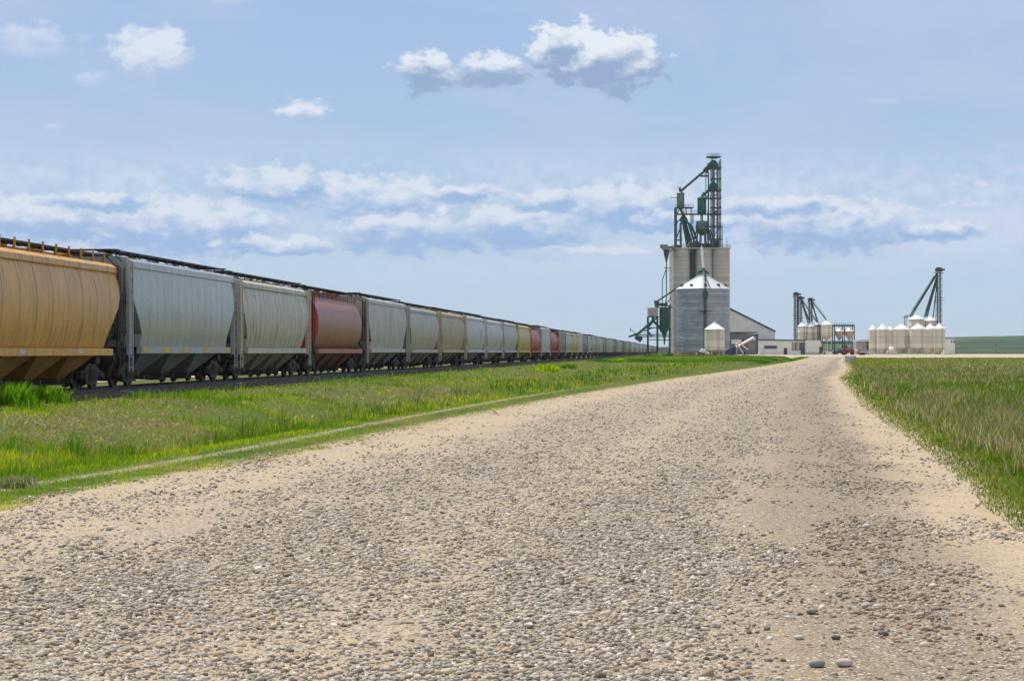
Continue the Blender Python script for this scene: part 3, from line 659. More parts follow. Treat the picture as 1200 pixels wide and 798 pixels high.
for i, (ua, va, ub, vb) in enumerate(((801, 291, 809, 283), (803, 292, 811, 284), (805, 292, 808, 283), (812, 289, 818, 281), (799, 289, 805, 282), (806, 291, 814, 286), (802, 287, 812, 291))): m.beam(p(ua, va, -1 + i * .3), p(ub, vb, -1 + i * .3), .14)
m.build('roof_stairs', PM('pale_gratings', (.45, .42, .44), .5), E.root)
m = MB(); m.box(p(841, 286.5, 3.2), (E.k(5.5), 2.4, E.k(10))); m.box(p(796, 289, 3.2), (E.k(7), 2.4, E.k(4))); m.box(p(840.5, 249, 1.4), (E.k(4), 1.4, E.k(4))); m.box(p(822, 288, 6), (E.k(26), 2, E.k(7))); m.build('drive_housing', dgreen, E.root)

# dust collector and its pipes
D = Site('dust_cyclone', 781, 664, 'grey green dust cyclone with thin pipes high on the left corner of the concrete elevator', 'cyclone'); p = D.p
m = MB(); m.box(p(781.5, 290.3, 3), (D.k(9), 3.2, D.k(4.5))); m.box(p(787, 289.5, 3), (D.k(9), 2.4, D.k(3))); m.lathe([(1.3, 0), (1.3, 1.2)], (p(778.7, 0).x, 3, p(0, 290.5).z), 12); m.build('inlet_box', PM('weathered_grey', (.2, .22, .21), .6), D.root)
m = MB(); m.lathe([(.12, p(0, 310).z), (.2, p(0, 307).z), (D.k(3.4), p(0, 296).z), (D.k(3.4), p(0, 291).z)], (p(781.8, 0).x, 3, 0), 16); m.build('cone', dgreen, D.root, True)
m = MB(); m.path([p(781.8, 309, 3), p(781.8, 331, 3), p(782, 350, 3), p(780.5, 356, 3), p(780.5, 364, 3)], .2, 6); m.path([p(781.5, 315, 3), p(777, 328, 3), p(776.8, 364, 3)], .16, 6)
m.beam(p(779, 313.6, 3), p(788, 313.6, 3), .25); m.beam(p(784, 317, 3), p(788, 317.6, 3), .15); m.path([p(788, 349, 3), p(781, 355, 3), p(780, 362, 3)], .2, 6); m.build('pipe', steel, D.root)

Lx = Site('rail_loading_tower', 770, 655, 'green steel loading tower with a cone bottom tank and spouts reaching over the train', 'loading tower'); p = Lx.p
m = MB(); m.lathe([(.2, p(0, 404).z), (.35, p(0, 396).z), (Lx.k(3.2), p(0, 389.5).z), (Lx.k(5.9), p(0, 385).z), (Lx.k(5.9), p(0, 362).z), (Lx.k(5), p(0, 361).z)], (p(779.3, 0).x, 2.5, 0), 20); m.build('green_tank', green, Lx.root, True)
m = MB(); m.hexa([p(759.5, 370.6, 0), p(771.3, 370.6, 0), p(771.3, 370.6, 4), p(759.5, 370.6, 4), p(759.5, 360.6, 0), p(771.3, 360.6, 0), p(771.3, 359, 4), p(759.5, 359, 4)]); m.build('operator_cabin', PM('cabin_siding', (.38, .38, .37), .6, rib=.4), Lx.root)
m = MB()
for u in (759.8, 771, 785.5):
    for dy in (0, 4.6): m.beam(p(u, 417, dy), p(u, 371 if u < 780 else 357, dy), .32)
for (a, b2) in (((759.8, 384), (771, 384)), ((750, 392.5), (787, 392.5)), ((748, 394.5), (787, 394.5)), ((771, 398.5), (787, 398.5)), ((759.8, 398), (771, 398)), ((771, 357.5), (788, 359)), ((771, 360), (788, 361)), ((759.8, 371.2), (773, 371.2)), ((760, 384), (771, 371)), ((759.8, 388), (764, 394))):
    for dy in (0, 4.6): m.beam(p(*a, dy), p(*b2, dy), .28)
for u in (750, 755, 760, 766, 772, 778, 784): m.tube(p(u, 392.5, 0), p(u, 390.4, 0), .05, 4)
m.tube(p(748, 390.4, 0), p(786, 390.4, 0), .05, 4); m.build('frame', dgreen, Lx.root)
m = MB()
m.path([p(766, 371, 2), p(765.5, 376, 2), p(747, 392, 2)], .45, 8); m.path([p(766, 376, 2), p(773, 383, 2), p(777, 390, 2)], .4, 8); m.path([p(765, 384, 1), p(755, 388, 1)], .25, 6)
m.tube(p(747, 391, 2), p(737, 394.5, 1), .5, 8, .35); m.tube(p(745, 394, 1), p(752, 399, 1), .8, 8); m.tube(p(739, 389, 1), p(739, 384, 1), .12, 5); m.tube(p(740, 386, 1), p(744, 390, 1), .12, 5)
m.box(p(750, 396, 1), (Lx.k(6), 1.5, Lx.k(4.5))); m.build('loading_spout', green, Lx.root)
m = MB(); m.path([p(769.5, 361, 2), p(770, 353.5, 2), p(796, 336, 2)], .30, 6); m.tube(p(770, 352, 2), p(770, 362, 2), .9, 8, .5); m.box(p(776, 356.5, 2), (Lx.k(14), .9, .9)); m.build('feed_spout', dgreen, Lx.root)
m = MB(); z0 = Lx.O.z; m.box((p(778.5, 0).x, 5, p(0, 411.5).z), (Lx.k(12), 3, Lx.k(8))); m.build('base_shed', PM('pale_shed', (.42, .48, .5), .6), Lx.root)

# big galvanised bin
G = Site('galvanised_grain_bin', 824, 625, 'large corrugated galvanised grain bin with a white cone roof in front of the concrete elevator', 'grain bin'); p = G.p
rb = G.k(31); ze = p(0, 339).z; za = p(0, 322).z
m = MB(); prof = [(rb + .02, .9)]; nc = 17
for i in range(nc):
    a = .9 + (ze - .9) * i / nc; b2 = .9 + (ze - .9) * (i + 1) / nc; prof += [(rb, a + .02), (rb, b2 - .12), (rb + .07, b2 - .10), (rb + .07, b2 - .02)]
m.lathe(prof, (0, 0, 0), 72); m.build('wall', galv, G.root, True)
m = MB(); m.lathe([(rb + .1, -.3), (rb + .1, .9), (rb + .04, .95)], (0, 0, 0), 72); m.build('base_ring', rustm, G.root, True)
m = MB(); m.lathe([(rb + .25, ze - .1), (rb + .25, ze + .05), (.9, za), (.9, za + .3), (0.01, za + .4)], (0, 0, 0), 48)
for i in range(36):
    t = 2 * math.pi * i / 36; m.tube(((rb + .2) * math.cos(t), (rb + .2) * math.sin(t), ze + .08), (1.0 * math.cos(t), 1.0 * math.sin(t), za + .02), .06, 4)
m.build('roof', galvroof, G.root)
for i in range(10):
    t = 2 * math.pi * (i + .5) / 10; r = rb * .86; z = ze + (za - ze) * (1 - r / rb) + .45
    m = MB(); m.box((r * math.cos(t), r * math.sin(t), z), (.7, .7, .8), t); m.build('roof_vent', dsteel, G.root)
m = MB(); y0 = -rb - .9
for dx in (-.45, .45): m.beam((dx - .2, y0, 0), (dx - .2, y0, za - .5), .14)
m.box((-.2, y0 + .5, za / 2), (.35, .5, za))
for i in range(34): z = i * .7; m.tube((-.65, y0, z), (.25, y0, z), .04, 4)
m.box((-.2, y0 - .1, p(0, 365).z), (4.4, 1.6, .12)); m.tube((-2.4, y0 - .8, p(0, 365).z + 1), (2, y0 - .8, p(0, 365).z + 1), .05, 4)
m.box((-.2, y0 - .1, p(0, 346).z), (1.6, 1.4, 1.6)); m.path([(-.2, y0, za - .6), (-.1, -1, za + .9)], .35, 4); m.build('ladder', dgreen, G.root)
m = MB()
for (x, z, w_, h) in ((-.9, .9, 1.1, .9), (.7, .8, 1.0, 1.1), (0, 1.5, .9, 1.1), (-1.5, .35, .5, .6), (1.6, .45, .4, .5)): m.box((x, 0, za + z), (w_, 1.1, h), .3)
m.tube((0, 0, za), (0, 0, za + 2.6), .12, 6)
m.build('roof_cap', green, G.root)
m = MB(); A, B = Vector((.2, 0, za + 1.6)), Vector((.9, 14, za + 9.3))
for dx, dz in ((-.3, 0), (.3, 0), (0, .55)): m.tube(A + Vector((dx, 0, dz)), B + Vector((dx, 0, dz)), .09, 4)
for i in range(9): t = i / 9; a = A.lerp(B, t); b2 = A.lerp(B, t + .11); m.tube(a + Vector((-.3, 0, 0)), b2 + Vector((.3, 0, 0)), .06, 4); m.tube(a + Vector((.3, 0, 0)), b2 + Vector((0, 0, .55)), .06, 4)
m.build('conveyor_truss', PM('pale_truss', (.55, .58, .55), .5), G.root)

def hopper_bin(u, Y, w_, ve, va, vbod, label, group, name='hopper_bin', base_v=None, legs=8, mat=None):
    S = Site(name, u, Y, label, 'grain bin', group); p = S.p; r = S.k(w_ / 2); ze, za, zb = p(0, ve).z, p(0, va).z, p(0, vbod).z
    if zb < .8: zb = .8
    m = MB(); m.lathe([(r, zb), (r, zb + (ze - zb) * .33), (r + .03, zb + (ze - zb) * .335), (r, zb + (ze - zb) * .34), (r, zb + (ze - zb) * .66), (r + .03, zb + (ze - zb) * .665), (r, zb + (ze - zb) * .67), (r, ze)], n=32); m.build('shell', mat or binwhite, S.root, True)
    m = MB(); m.lathe([(r + .12, ze - .03), (r + .12, ze + .05), (.45, za), (.45, za + .35), (.01, za + .42)], n=32); m.build('roof', binroof, S.root, True)
    m = MB(); m.lathe([(.3, max(.35, zb - r * .95)), (r - .02, zb)], n=32); m.build('hopper_cone', mat or binwhite, S.root, True)
    for i in range(legs):
        t = 2 * math.pi * (i + .5) / legs; m = MB(); m.beam((r * .97 * math.cos(t), r * .97 * math.sin(t), -.1), (r * .97 * math.cos(t), r * .97 * math.sin(t), zb + .3), .16); m.build('leg', binwhite, S.root)
    m = MB()
    for dx in (-.2, .2): m.tube((r * .3 + dx, -r * 1.0 - .12, .5), (r * .3 + dx, -r * 1.0 - .12, ze), .03, 4)
    for i in range(int(ze / .4)): m.tube((r * .3 - .2, -r - .12, .5 + i * .4), (r * .3 + .2, -r - .12, .5 + i * .4), .02, 4)
    m.build('ladder', steel, S.root); return S
hopper_bin(837.4, 560, 23.4, 386, 378.8, 410, 'single white cone bottom bin on legs in front of the big galvanised bin', None)

# auger and odds and ends between bin and shed
A_ = Site('grain_auger', 864, 590, 'portable grain auger with a white tube and blue hopper by the grey shed', 'grain auger'); p = A_.p
m = MB(); m.tube(p(852, 413, 0), p(884, 395.5, 2), .32, 8); m.tube(p(884, 395.5, 2), p(885, 398, 2), .35, 8); m.build('tube', brightw, A_.root)
m = MB()
for a, b2 in (((862, 402), (874, 417)), ((863, 402), (856, 417)), ((865, 399), (863, 416)), ((866, 401), (877, 410))): m.beam(p(*a, -1), p(*b2, 1.5), .28)
m.build('undercarriage', brightw, A_.root)
m = MB(); m.hexa([p(849, 416, -1), p(862, 416, -1), p(862, 416, 1), p(849, 416, 1), p(850, 411, -1), p(862, 405, -1), p(862, 405, 1), p(850, 411, 1)]); m.build('hopper', navy, A_.root)
m = MB()
for u in (857, 872): m.lathe([(.25, -.15), (.55, -.15), (.6, 0), (.55, .15), (.25, .15)], (p(u, 0).x, -1.2, .6), 16, axis='x')
m.build('wheel', rubber, A_.root)
m = MB(); m.box(p(869, 404.5, 3), (A_.k(7), 1.2, A_.k(5))); m.build('engine_box', maroon, A_.root)
B_ = Site('timber_crate', 822.5, 570, 'open brown timber crate with pale sacks at the foot of the galvanised bin', 'crate'); p = B_.p
m = MB(); h0 = 1.25; m.hexa([(-1.4, -.8, 0), (1.2, -.8, 0), (1.2, .8, 0), (-1.4, .8, 0), (-1.4, -.8, h0), (1.2, -.8, h0 * .5), (1.2, .8, h0 * .5), (-1.4, .8, h0)]); m.build('crate_box', wood, B_.root)
S_ = Site('sack_pile', 824, 572.5, 'pile of white sacks heaped behind the timber crate', 'sacks'); m = MB()
for (x, z, r) in ((-1.0, .7, .8), (.3, .9, .9), (1.3, .6, .7), (-.2, 1.5, .6), (.8, 1.5, .55), (-1.6, .4, .5)): m.lathe([(.05, -r * .7), (r * .8, -r * .55), (r, 0), (r * .8, r * .5), (.05, r * .7)], (x, 0, z), 10)
m.build('sack', brightw, S_.root, True)

# warehouse, lean-to, office
Wh = Site('white_warehouse', 880, 690, 'large white metal warehouse whose long roof slopes down to the right beside the elevator', 'warehouse'); p = Wh.p
m = MB(); zb_ = -.3
m.prism([(p(800, 0).x, zb_), (p(907, 0).x, zb_), (p(907, 0).x, p(0, 388.5).z), (p(856, 0).x, p(0, 363).z), (p(805, 0).x, p(0, 388.5).z), (p(800, 0).x, p(0, 390).z)], 0, 40); m.build('wall', whitesid, Wh.root)
m = MB()
a, b2, c3 = p(804, 389.5), p(856, 362.2), p(909, 388.8)
for P0, P1 in ((a, b2), (b2, c3)): m.hexa([P0 + Vector((0, -.5, 0)), P1 + Vector((0, -.5, 0)), P1 + Vector((0, 40.5, 0)), P0 + Vector((0, 40.5, 0)), P0 + Vector((0, -.5, .35)), P1 + Vector((0, -.5, .35)), P1 + Vector((0, 40.5, .35)), P0 + Vector((0, 40.5, .35))])
m.build('roof', trimdark, Wh.root)
m = MB(); m.box(p(907.6, 393, 1), (.5, .5, 2.8)); m.build('downpipe', brightw, Wh.root)
Sh = Site('grey_shed', 872, 640, 'low dark grey metal lean-to shed between the galvanised bin and the white office', 'shed'); p = Sh.p
m = MB(); m.prism([(p(850, 0).x, -.3), (p(887.5, 0).x, -.3), (p(887.5, 0).x, p(0, 391.5).z), (p(850, 0).x, p(0, 389.5).z)], 0, 16); m.build('wall', greysid, Sh.root)
m = MB(); m.box((p(869, 0).x, 8, p(0, 389.8).z + .1), (Sh.k(38), 16.6, .25)); m.box((p(887.7, 0).x, -.1, p(0, 403).z), (.3, .3, Sh.k(23))); m.build('roof', trimdark, Sh.root)
m = MB(); m.box((p(881, 0).x, -.05, p(0, 405.5).z), (Sh.k(10), .14, Sh.k(17))); m.build('sliding_door', PM('door_grey', (.23, .235, .23), .6, rib=-.4), Sh.root)
m = MB(); m.box((p(863, 0).x, -.06, p(0, 400.5).z), (Sh.k(12), .14, Sh.k(5))); m.build('pale_panel', brightw, Sh.root)
m = MB(); m.box((p(870, 0).x, -.05, p(0, 402).z), (Sh.k(4), .14, Sh.k(9))); m.build('doorway', trimdark, Sh.root)
Of = Site('white_office', 925, 680, 'long low white office building with a dark flat roof edge and strip window', 'office building'); p = Of.p
m = MB(); m.box(((p(888, 0).x + p(962, 0).x) / 2, 7, p(0, 398.5).z / 2 - .1), (Of.k(74), 14, p(0, 398.5).z + .2)); m.build('wall', whitesid, Of.root)
m = MB(); m.hexa([p(887, 398.6, -.4), p(963, 400, -.4), p(963, 400, 14.4), p(887, 398.6, 14.4), p(887, 397.2, -.4), p(963, 398.8, -.4), p(963, 398.8, 14.4), p(887, 397.2, 14.4)]); m.build('roof', trimdark, Of.root)
m = MB(); m.box(p(903, 406.8, -.05), (Of.k(16), .12, Of.k(4.4))); wf = m.build('window', brightw, Of.root); m = MB(); m.box(p(903, 406.8, -.14), (Of.k(15), .1, Of.k(3.6)))
m.build('pane', glass, wf)
for u in (920.5, 893.5):
    m = MB(); m.box((p(u, 0).x, -.05, 1.1), (1.1, .12, 2.3)); d_ = m.build('door', PM('dark_door', (.04, .045, .06), .5) if u > 900 else brightw, Of.root)
    m = MB(); m.box((p(u, 0).x + .4, -.15, 1.1), (.08, .1, .2)); m.build('handle', steel, d_)
m = MB(); m.box(((p(928, 0).x + p(943, 0).x) / 2, -.06, p(0, 406).z), (Of.k(15), .1, Of.k(9))); m.build('painted_recess', PM('painted_recess_shade', (.12, .11, .11), .8), Of.root)  # flat panel, the shade of a recess painted as its dark colour
for u in (930, 935): 
    m = MB(); m.box((p(u, 0).x, -.14, p(0, 406).z), (Of.k(3.6), .1, Of.k(8))); m.build('shop_door', PM('cream_door', (.45, .40, .34), .6), Of.root)
for u in (939.5, 942):
    m = MB(); m.box((p(u, 0).x, -.14, 1.2), (.7, .1, 2.4)); m.build('shop_window', glass, Of.root)
m = MB(); m.box((p(952, 0).x, -.35, p(0, 406).z), (Of.k(17), .6, Of.k(14.3))); m.build('white_end_bay', brightw, Of.root)
m = MB(); m.box((p(961.5, 0).x, -.7, 1.5), (1.0, .1, 2.2)); m.build('end_door', trimdark, Of.root)

# middle complex
gm = 'white bins of the mid distance seed plant'
midb = [(940, 10.5, 'left'), (950, 10, 'second from the left'), (957.5, 8.5, 'third from the left')]
for u, w_, n_ in midb: hopper_bin(u, 860, w_, 382.5, 378.6, 404, 'cream round bin behind the white office, %s of three' % n_, gm, 'grain_bin', legs=4)
hopper_bin(968.5, 850, 13.5, 380.5, 376.2, 393, 'wide cream bin with a long cone bottom right of the row behind the office', gm, 'grain_bin', legs=6)
Fm = Site('steel_bin_frame', 978, 850, 'open dark steel frame with two levels carrying two small diamond shaped hoppers', 'steel frame'); p = Fm.p
m = MB()
for u in (960.5, 964, 978, 989.5, 1001):
    for dy in (0, 5): m.beam(p(u, 417, dy), p(u, 381.2, dy), .42)
for v in (381.5, 401.5):
    for dy in (0, 5): m.beam(p(957, v, dy), p(1001.5, v, dy), .7)
    for u in (964, 978, 989.5, 1001): m.beam(p(u, v, 0), p(u, v, 5), .4)
for u in range(960, 1001, 3): m.tube(p(u, 381, 0), p(u, 378.8, 0), .06, 4)
m.tube(p(958, 378.8, 0), p(1001, 378.8, 0), .07, 4); m.build('frame', PM('navy_frame', (.03, .045, .07), .5), Fm.root)
for u, n_ in ((983.6, 'left'), (995.3, 'right')):
    Hh = Site('diamond_hopper', u, 853, 'small tan diamond shaped hopper hung in the dark steel frame, %s of two' % n_, 'hopper', 'diamond hoppers in the steel frame'); q = Hh.p
    m = MB(); r = Hh.k(5.2); m.lathe([(.25, q(0, 401).z), (.3, q(0, 398.5).z), (r, q(0, 392).z), (r, q(0, 388.5).z)], n=20); m.build('cone', PM('tan_hopper', (.50, .40, .28), .5), Hh.root, True)
    m = MB(); m.lathe([(r + .05, q(0, 388.5).z), (r + .05, q(0, 388).z), (.3, q(0, 384.5).z), (.3, q(0, 381.5).z)], n=20); m.build('lid', binroof, Hh.root, True)
def leg_elev(u, vt, Y, spouts, label, vb=416, w=.9, frame=True, group=None):
    S = Site('bucket_elevator', u, Y, label, 'bucket elevator', group); p = S.p
    m = MB()
    for dx in (-.45, .45): m.box((dx * w, 0, p(0, vt + 3).z / 2), (.5 * w, .7, p(0, vt + 3).z))
    m.build('leg_casing', steel, S.root)
    m = MB(); zt = p(0, vt).z; m.prism([(-1.3 * w, zt - 1.6), (1.3 * w, zt - 1.6), (1.5 * w, zt - .7), (.8 * w, zt), (-.8 * w, zt), (-1.4 * w, zt - .6)], -.8, .8); m.box((1.9 * w, 0, zt - .9), (.9, .8, .7)); m.build('leg_head', dsteel, S.root)
    m = MB()
    for dx in (-1, 1):
        for dy in (-1, 1): m.beam((dx * w, dy, 0), (dx * w, dy, zt - 1.6), .13)
    n = int(zt / 2.4)
    for i in range(n):
        z = 1 + i * 2.4
        if z + 2.4 > zt - 1.6: break
        for dy in (-1, 1): m.tube((-w, dy, z), (w, dy, z + 2.4), .05, 4); m.tube((-w, dy, z), (w, dy, z), .06, 4)
    for z in (zt - 2.2, zt * .62, zt * .3): m.box((0, -.2, z), (3.6 * w, 3.0, .14)); m.tube((-1.8 * w, -1.7, z + 1), (1.8 * w, -1.7, z + 1), .05, 4)
    m.build('tower_frame', dsteel, S.root)
    for (ua, va, ub, vb_, dy) in spouts:
        m = MB(); m.tube(p(ua, va, 0), p(ub, vb_, dy), .24, 6); a, b2 = p(ua, va, 0), p(ub, vb_, dy); up = Vector((0, 0, .9))
        m.tube(a.lerp(b2, .1) + up, b2.lerp(a, .1) + up, .07, 4)
        for t in np.linspace(.1, .9, 9): m.tube(a.lerp(b2, t), a.lerp(b2, min(.9, t + .05)) + up, .05, 4)
        m.build('spout', dgreen, S.root)
    return S
leg_elev(933, 342.5, 880, [], 'tall dark bucket elevator, leftmost of the three behind the office')
leg_elev(937.3, 347, 865, [(938, 349, 947, 379, 0), (938, 349, 950, 379, 2), (938.5, 350, 958, 378, 1)], 'dark bucket elevator with spouts fanning right, middle of the three behind the office')
leg_elev(949.7, 349, 868, [(951, 352.5, 970, 377, 0), (951.5, 353, 958, 377, 1), (951, 355, 960, 378, 3)], 'dark bucket elevator with a long spout to the wide cream bin, right of the three', w=.8)

# right complex
gr = 'white bins of the right hand bin yard'
rb_ = [(1023.5, 10.5, 386.5, 381, 408, 764, 'narrow cream hopper bin at the left end of the right hand bin row'),
       (1035, 13.5, 386, 380, 408.5, 756, 'cream hopper bin with a roof vent, second in the right hand bin row'),
       (1044, 9, 386.5, 382, 408, 770, 'cream hopper bin half hidden between the second and the wide third bin'),
       (1056.7, 18.4, 385.8, 380, 407.5, 756, 'wide cream front row hopper bin left of the one below the large upper bin'),
       (1076, 18.4, 385.5, 379.7, 407.5, 752, 'wide cream hopper bin in the front row directly below the large upper bin'),
       (1090.5, 14, 385.5, 380, 407.5, 764, 'cream hopper bin under the small upper bin, set back behind its neighbour'),
       (1101, 13.5, 385.2, 379.7, 407.5, 752, 'cream hopper bin at the right end of the row beside the small white shed')]
for u, w_, ve, va, vb_, Y, lb in rb_: hopper_bin(u, Y, w_, ve, va, vb_, lb, gr)
hopper_bin(1074, 800, 18.8, 374.2, 369, 398, 'large raised cream bin with a white cone roof standing behind the right hand front row', gr)
hopper_bin(1091, 800, 14, 376, 371, 398, 'smaller raised cream bin beside the foot of the tall right hand bucket elevator', gr)
RE = leg_elev(1100.3, 313.5, 790, [(1098, 320, 1067, 370.5, 2), (1098, 321, 1069.5, 371.5, 4), (1098.5, 321, 1072, 370, 6), (1098.5, 323, 1085, 371.5, 3), (1098.5, 323, 1088, 371, 5), (1099, 324, 1091.5, 371, 8), (1099, 324, 1096, 372, 4)], 'tallest bucket elevator of the right hand bin yard with seven long spouts', w=1.0)
m = MB(); p = RE.p; m.path([p(1062, 384, 3), p(1062, 370.5, 3), p(1072, 369, 3)], .15, 4); m.beam(p(1060.5, 371.5, 3), p(1066, 371.5, 3), .3); m.beam(p(1064, 371, 3), p(1064, 384, 3), .15); m.build('catwalk', dsteel, RE.root)
Ws = Site('white_shed', 1113.5, 770, 'small white shed with dark windows at the right end of the bin yard', 'shed'); p = Ws.p
m = MB(); m.prism([(p(1107, 0).x, -.2), (p(1119, 0).x, -.2), (p(1119, 0).x, p(0, 398.6).z), (p(1113, 0).x, p(0, 396.8).z), (p(1107, 0).x, p(0, 397.6).z)], 0, 6); m.build('wall', brightw, Ws.root)
m = MB(); m.box((p(1113, 0).x, 3, p(0, 397).z + .12), (Ws.k(12.6), 6.4, .2)); m.build('roof', rooftin, Ws.root)
for u in (1115, 1118):
    m = MB(); m.box(p(u, 400.6, -.04), (.55, .08, .8)); m.build('window', glass, Ws.root)
Gs = Site('grey_side_shed', 1011, 775, 'grey sliding door shed with a white roof edge left of the right hand bins', 'shed'); p = Gs.p
m = MB(); m.box((p(1011, 0).x, 4, p(0, 400).z / 2), (Gs.k(15), 8, p(0, 400).z)); m.build('wall', PM('shed_grey', (.30, .30, .31), .6, rib=-.6), Gs.root)
m = MB(); m.box((p(1011.5, 0).x, 4, p(0, 399.2).z), (Gs.k(16.5), 9, .45)); m.build('roof', brightw, Gs.root)
m = MB(); m.box((p(1016.8, 0).x, -.06, p(0, 404).z), (Gs.k(2.6), .1, Gs.k(11))); m.build('doorway', trimdark, Gs.root)

Wt = Site('white_tank', 1044.5, 762, 'low rounded white tank on the ground beneath the right hand bins', 'tank'); r = Wt.k(6)
m = MB(); m.lathe([(r, 0), (r, .9), (r * .93, 1.7), (r * .75, 2.4), (r * .45, 2.85), (.3, 3.0), (.3, 3.25), (.02, 3.3)], n=28); m.build('tank_shell', brightw, Wt.root, True)
m = MB(); m.box((0, 0, .0), (2 * r + 1, 2 * r + 1, .16)); m.build('pad', PM('pad_concrete', (.35, .33, .3), .9), Wt.root)
# vehicles and small machinery
def pickup(u, Y, mat, label, rz=0, name='pickup_truck'):
    S = Site(name, u, Y, label, 'pickup truck'); S.root.rotation_euler = (0, 0, rz); r_ = S.root
    m = MB(); o_ = [(-2.7, .45), (2.6, .45), (2.7, .95), (1.4, 1.08), (.9, 1.75), (-.6, 1.8), (-.75, 1.15), (-2.7, 1.15)]
    m.prism(o_, -.95, .95); m.build('body', mat, r_)
    m = MB()
    for y in (-.965, .965): m.prism([(-.5, 1.15), (1.15, 1.15), (.85, 1.65), (-.45, 1.68)], y - .012, y + .012)
    m.build('side_window', glass, r_)
    for x in (-1.75, 1.7):
        for y in (-.85, .85):
            m = MB(); m.tube((x, y - .12, .38), (x, y + .12, .38), .38, 16); w0 = m.build('wheel', rubber, r_)
            m = MB(); m.tube((x, y - .13, .38), (x, y + .13, .38), .2, 10); m.build('rim', steel, w0)
pickup(985, 700, navy, 'dark blue pickup truck parked under the steel bin frame', R(15)); pickup(972, 720, brightw, 'white pickup truck parked at the left foot of the steel bin frame', R(-10))
Tr = Site('farm_tractor', 993, 610, 'maroon farm tractor with a raised loader parked at the end of the gravel road', 'tractor'); r_ = Tr.root
m = MB(); m.box((.9, 0, 1.35), (2.2, .9, .9)); m.prism([(-1.6, .9), (0, .9), (.1, 1.9), (-1.5, 2.0)], -.75, .75); m.build('body', maroon, r_)
m = MB(); m.prism([(-1.3, 2.0), (0, 1.95), (-.1, 2.9), (-1.2, 2.95)], -.7, .7); m.box((-.65, 0, 3.0), (1.5, 1.6, .1)); m.build('cab', glass, r_)
for x, r, y in ((-1.0, .85, -.95), (-1.0, .85, .95), (1.5, .5, -.8), (1.5, .5, .8)):
    m = MB(); m.tube((x, y - .22, r), (x, y + .22, r), r, 18); w0 = m.build('wheel', rubber, r_); m = MB(); m.tube((x, y - .24, r), (x, y + .24, r), r * .5, 12); m.build('rim', maroon, w0)
m = MB()
for y in (-.6, .6): m.beam((.2, y, 1.7), (3.2, y, .8), .16)
m.box((3.5, 0, .6), (.5, 2.0, .8)); m.build('loader', maroon, r_)
Tl = Site('flatbed_trailer', 1010, 640, 'pale flatbed trailer with dark wheels beside the maroon tractor', 'trailer'); r_ = Tl.root
m = MB(); m.box((0, 0, .95), (6, 2.2, .22)); m.box((-2.2, 0, 1.5), (1.2, 2, .9)); m.beam((3, 0, .9), (4.4, 0, .5), .15); m.build('deck', brightw, r_)
for x in (-.5, .5):
    for y in (-.9, .9): m = MB(); m.tube((x, y - .12, .42), (x, y + .12, .42), .42, 14); m.build('wheel', rubber, r_)
Pb = Site('pale_blue_frame', 996.5, 318, 'small pale blue slatted metal frame in the grass at the bend of the road', 'metal frame'); r_ = Pb.root
m = MB(); hh_ = .95
for x in (-.8, .8): 
    for y in (-.3, .3): m.beam((x, y, 0), (x * .9, y, hh_), .1)
for z in (.2, .4, .6, .8): m.box((0, -.36, z), (1.75, .05, .13))
m.box((0, 0, hh_), (1.7, .8, .08)); m.build('slatted_box', paleblue, r_)
Po = Site('utility_post', 1167, 900, 'lone dark post standing at the edge of the field right of the bin yard', 'post')
m = MB(); m.tube((0, 0, -.2), (0, 0, Po.k(13)), .22, 8, .16); m.box((0, 0, Po.k(12)), (1.6, .15, .15)); m.build('post', wood, Po.root)
Fx = Site('wire_fence', 1150, 905, 'long low wire fence along the field edge right of the white shed', 'fence')
m = MB()
for i in range(-8, 40): m.tube((i * 3.5, 0, -.4), (i * 3.5, 0, 1.35), .07, 5)
for z in (.4, .8, 1.2): m.tube((-28, 0, z), (137, 0, z), .03, 4)
m.build('posts_and_wire', wood, Fx.root)

# ------------------------------------------------------------------ loose gravel
def npmesh(name, V, Fc, mat, cols=None, smooth=False):
    me = bpy.data.meshes.new(name); n = len(V); k = Fc.shape[1]
    me.vertices.add(n); me.vertices.foreach_set('co', V.astype(np.float32).reshape(-1)); me.loops.add(Fc.size); me.loops.foreach_set('vertex_index', Fc.astype(np.int32).reshape(-1))
    me.polygons.add(len(Fc)); me.polygons.foreach_set('loop_start', np.arange(len(Fc), dtype=np.int32) * k); me.polygons.foreach_set('loop_total', np.full(len(Fc), k, np.int32))
    if smooth: me.polygons.foreach_set('use_smooth', np.ones(len(Fc), bool))
    me.update()
    if cols is not None:
        a = me.attributes.new('tint', 'FLOAT_COLOR', 'POINT'); a.data.foreach_set('color', np.concatenate([cols, np.ones((n, 1))], 1).astype(np.float32).reshape(-1))
    me.materials.append(mat); o = bpy.data.objects.new(name, me); C.objects.link(o); return o
ms, T, b, o = newmat('loose_stone'); at = T.new('ShaderNodeAttribute', attribute_name='tint').outputs['Color']; pos = T.new('ShaderNodeNewGeometry').outputs['Position']
T.l.new(T.mix(T.m('MULTIPLY', T.noise(pos, 90, 3), .5), at, (.12, .10, .08)), b.inputs['Base Color']); b.inputs['Roughness'].default_value = .8; b.inputs['Specular IOR Level'].default_value = .3
rng = np.random.default_rng(11)
phi = (1 + 5 ** .5) / 2
ico = np.array([(-1, phi, 0), (1, phi, 0), (-1, -phi, 0), (1, -phi, 0), (0, -1, phi), (0, 1, phi), (0, -1, -phi), (0, 1, -phi), (phi, 0, -1), (phi, 0, 1), (-phi, 0, -1), (-phi, 0, 1)]); ico /= np.linalg.norm(ico[0])
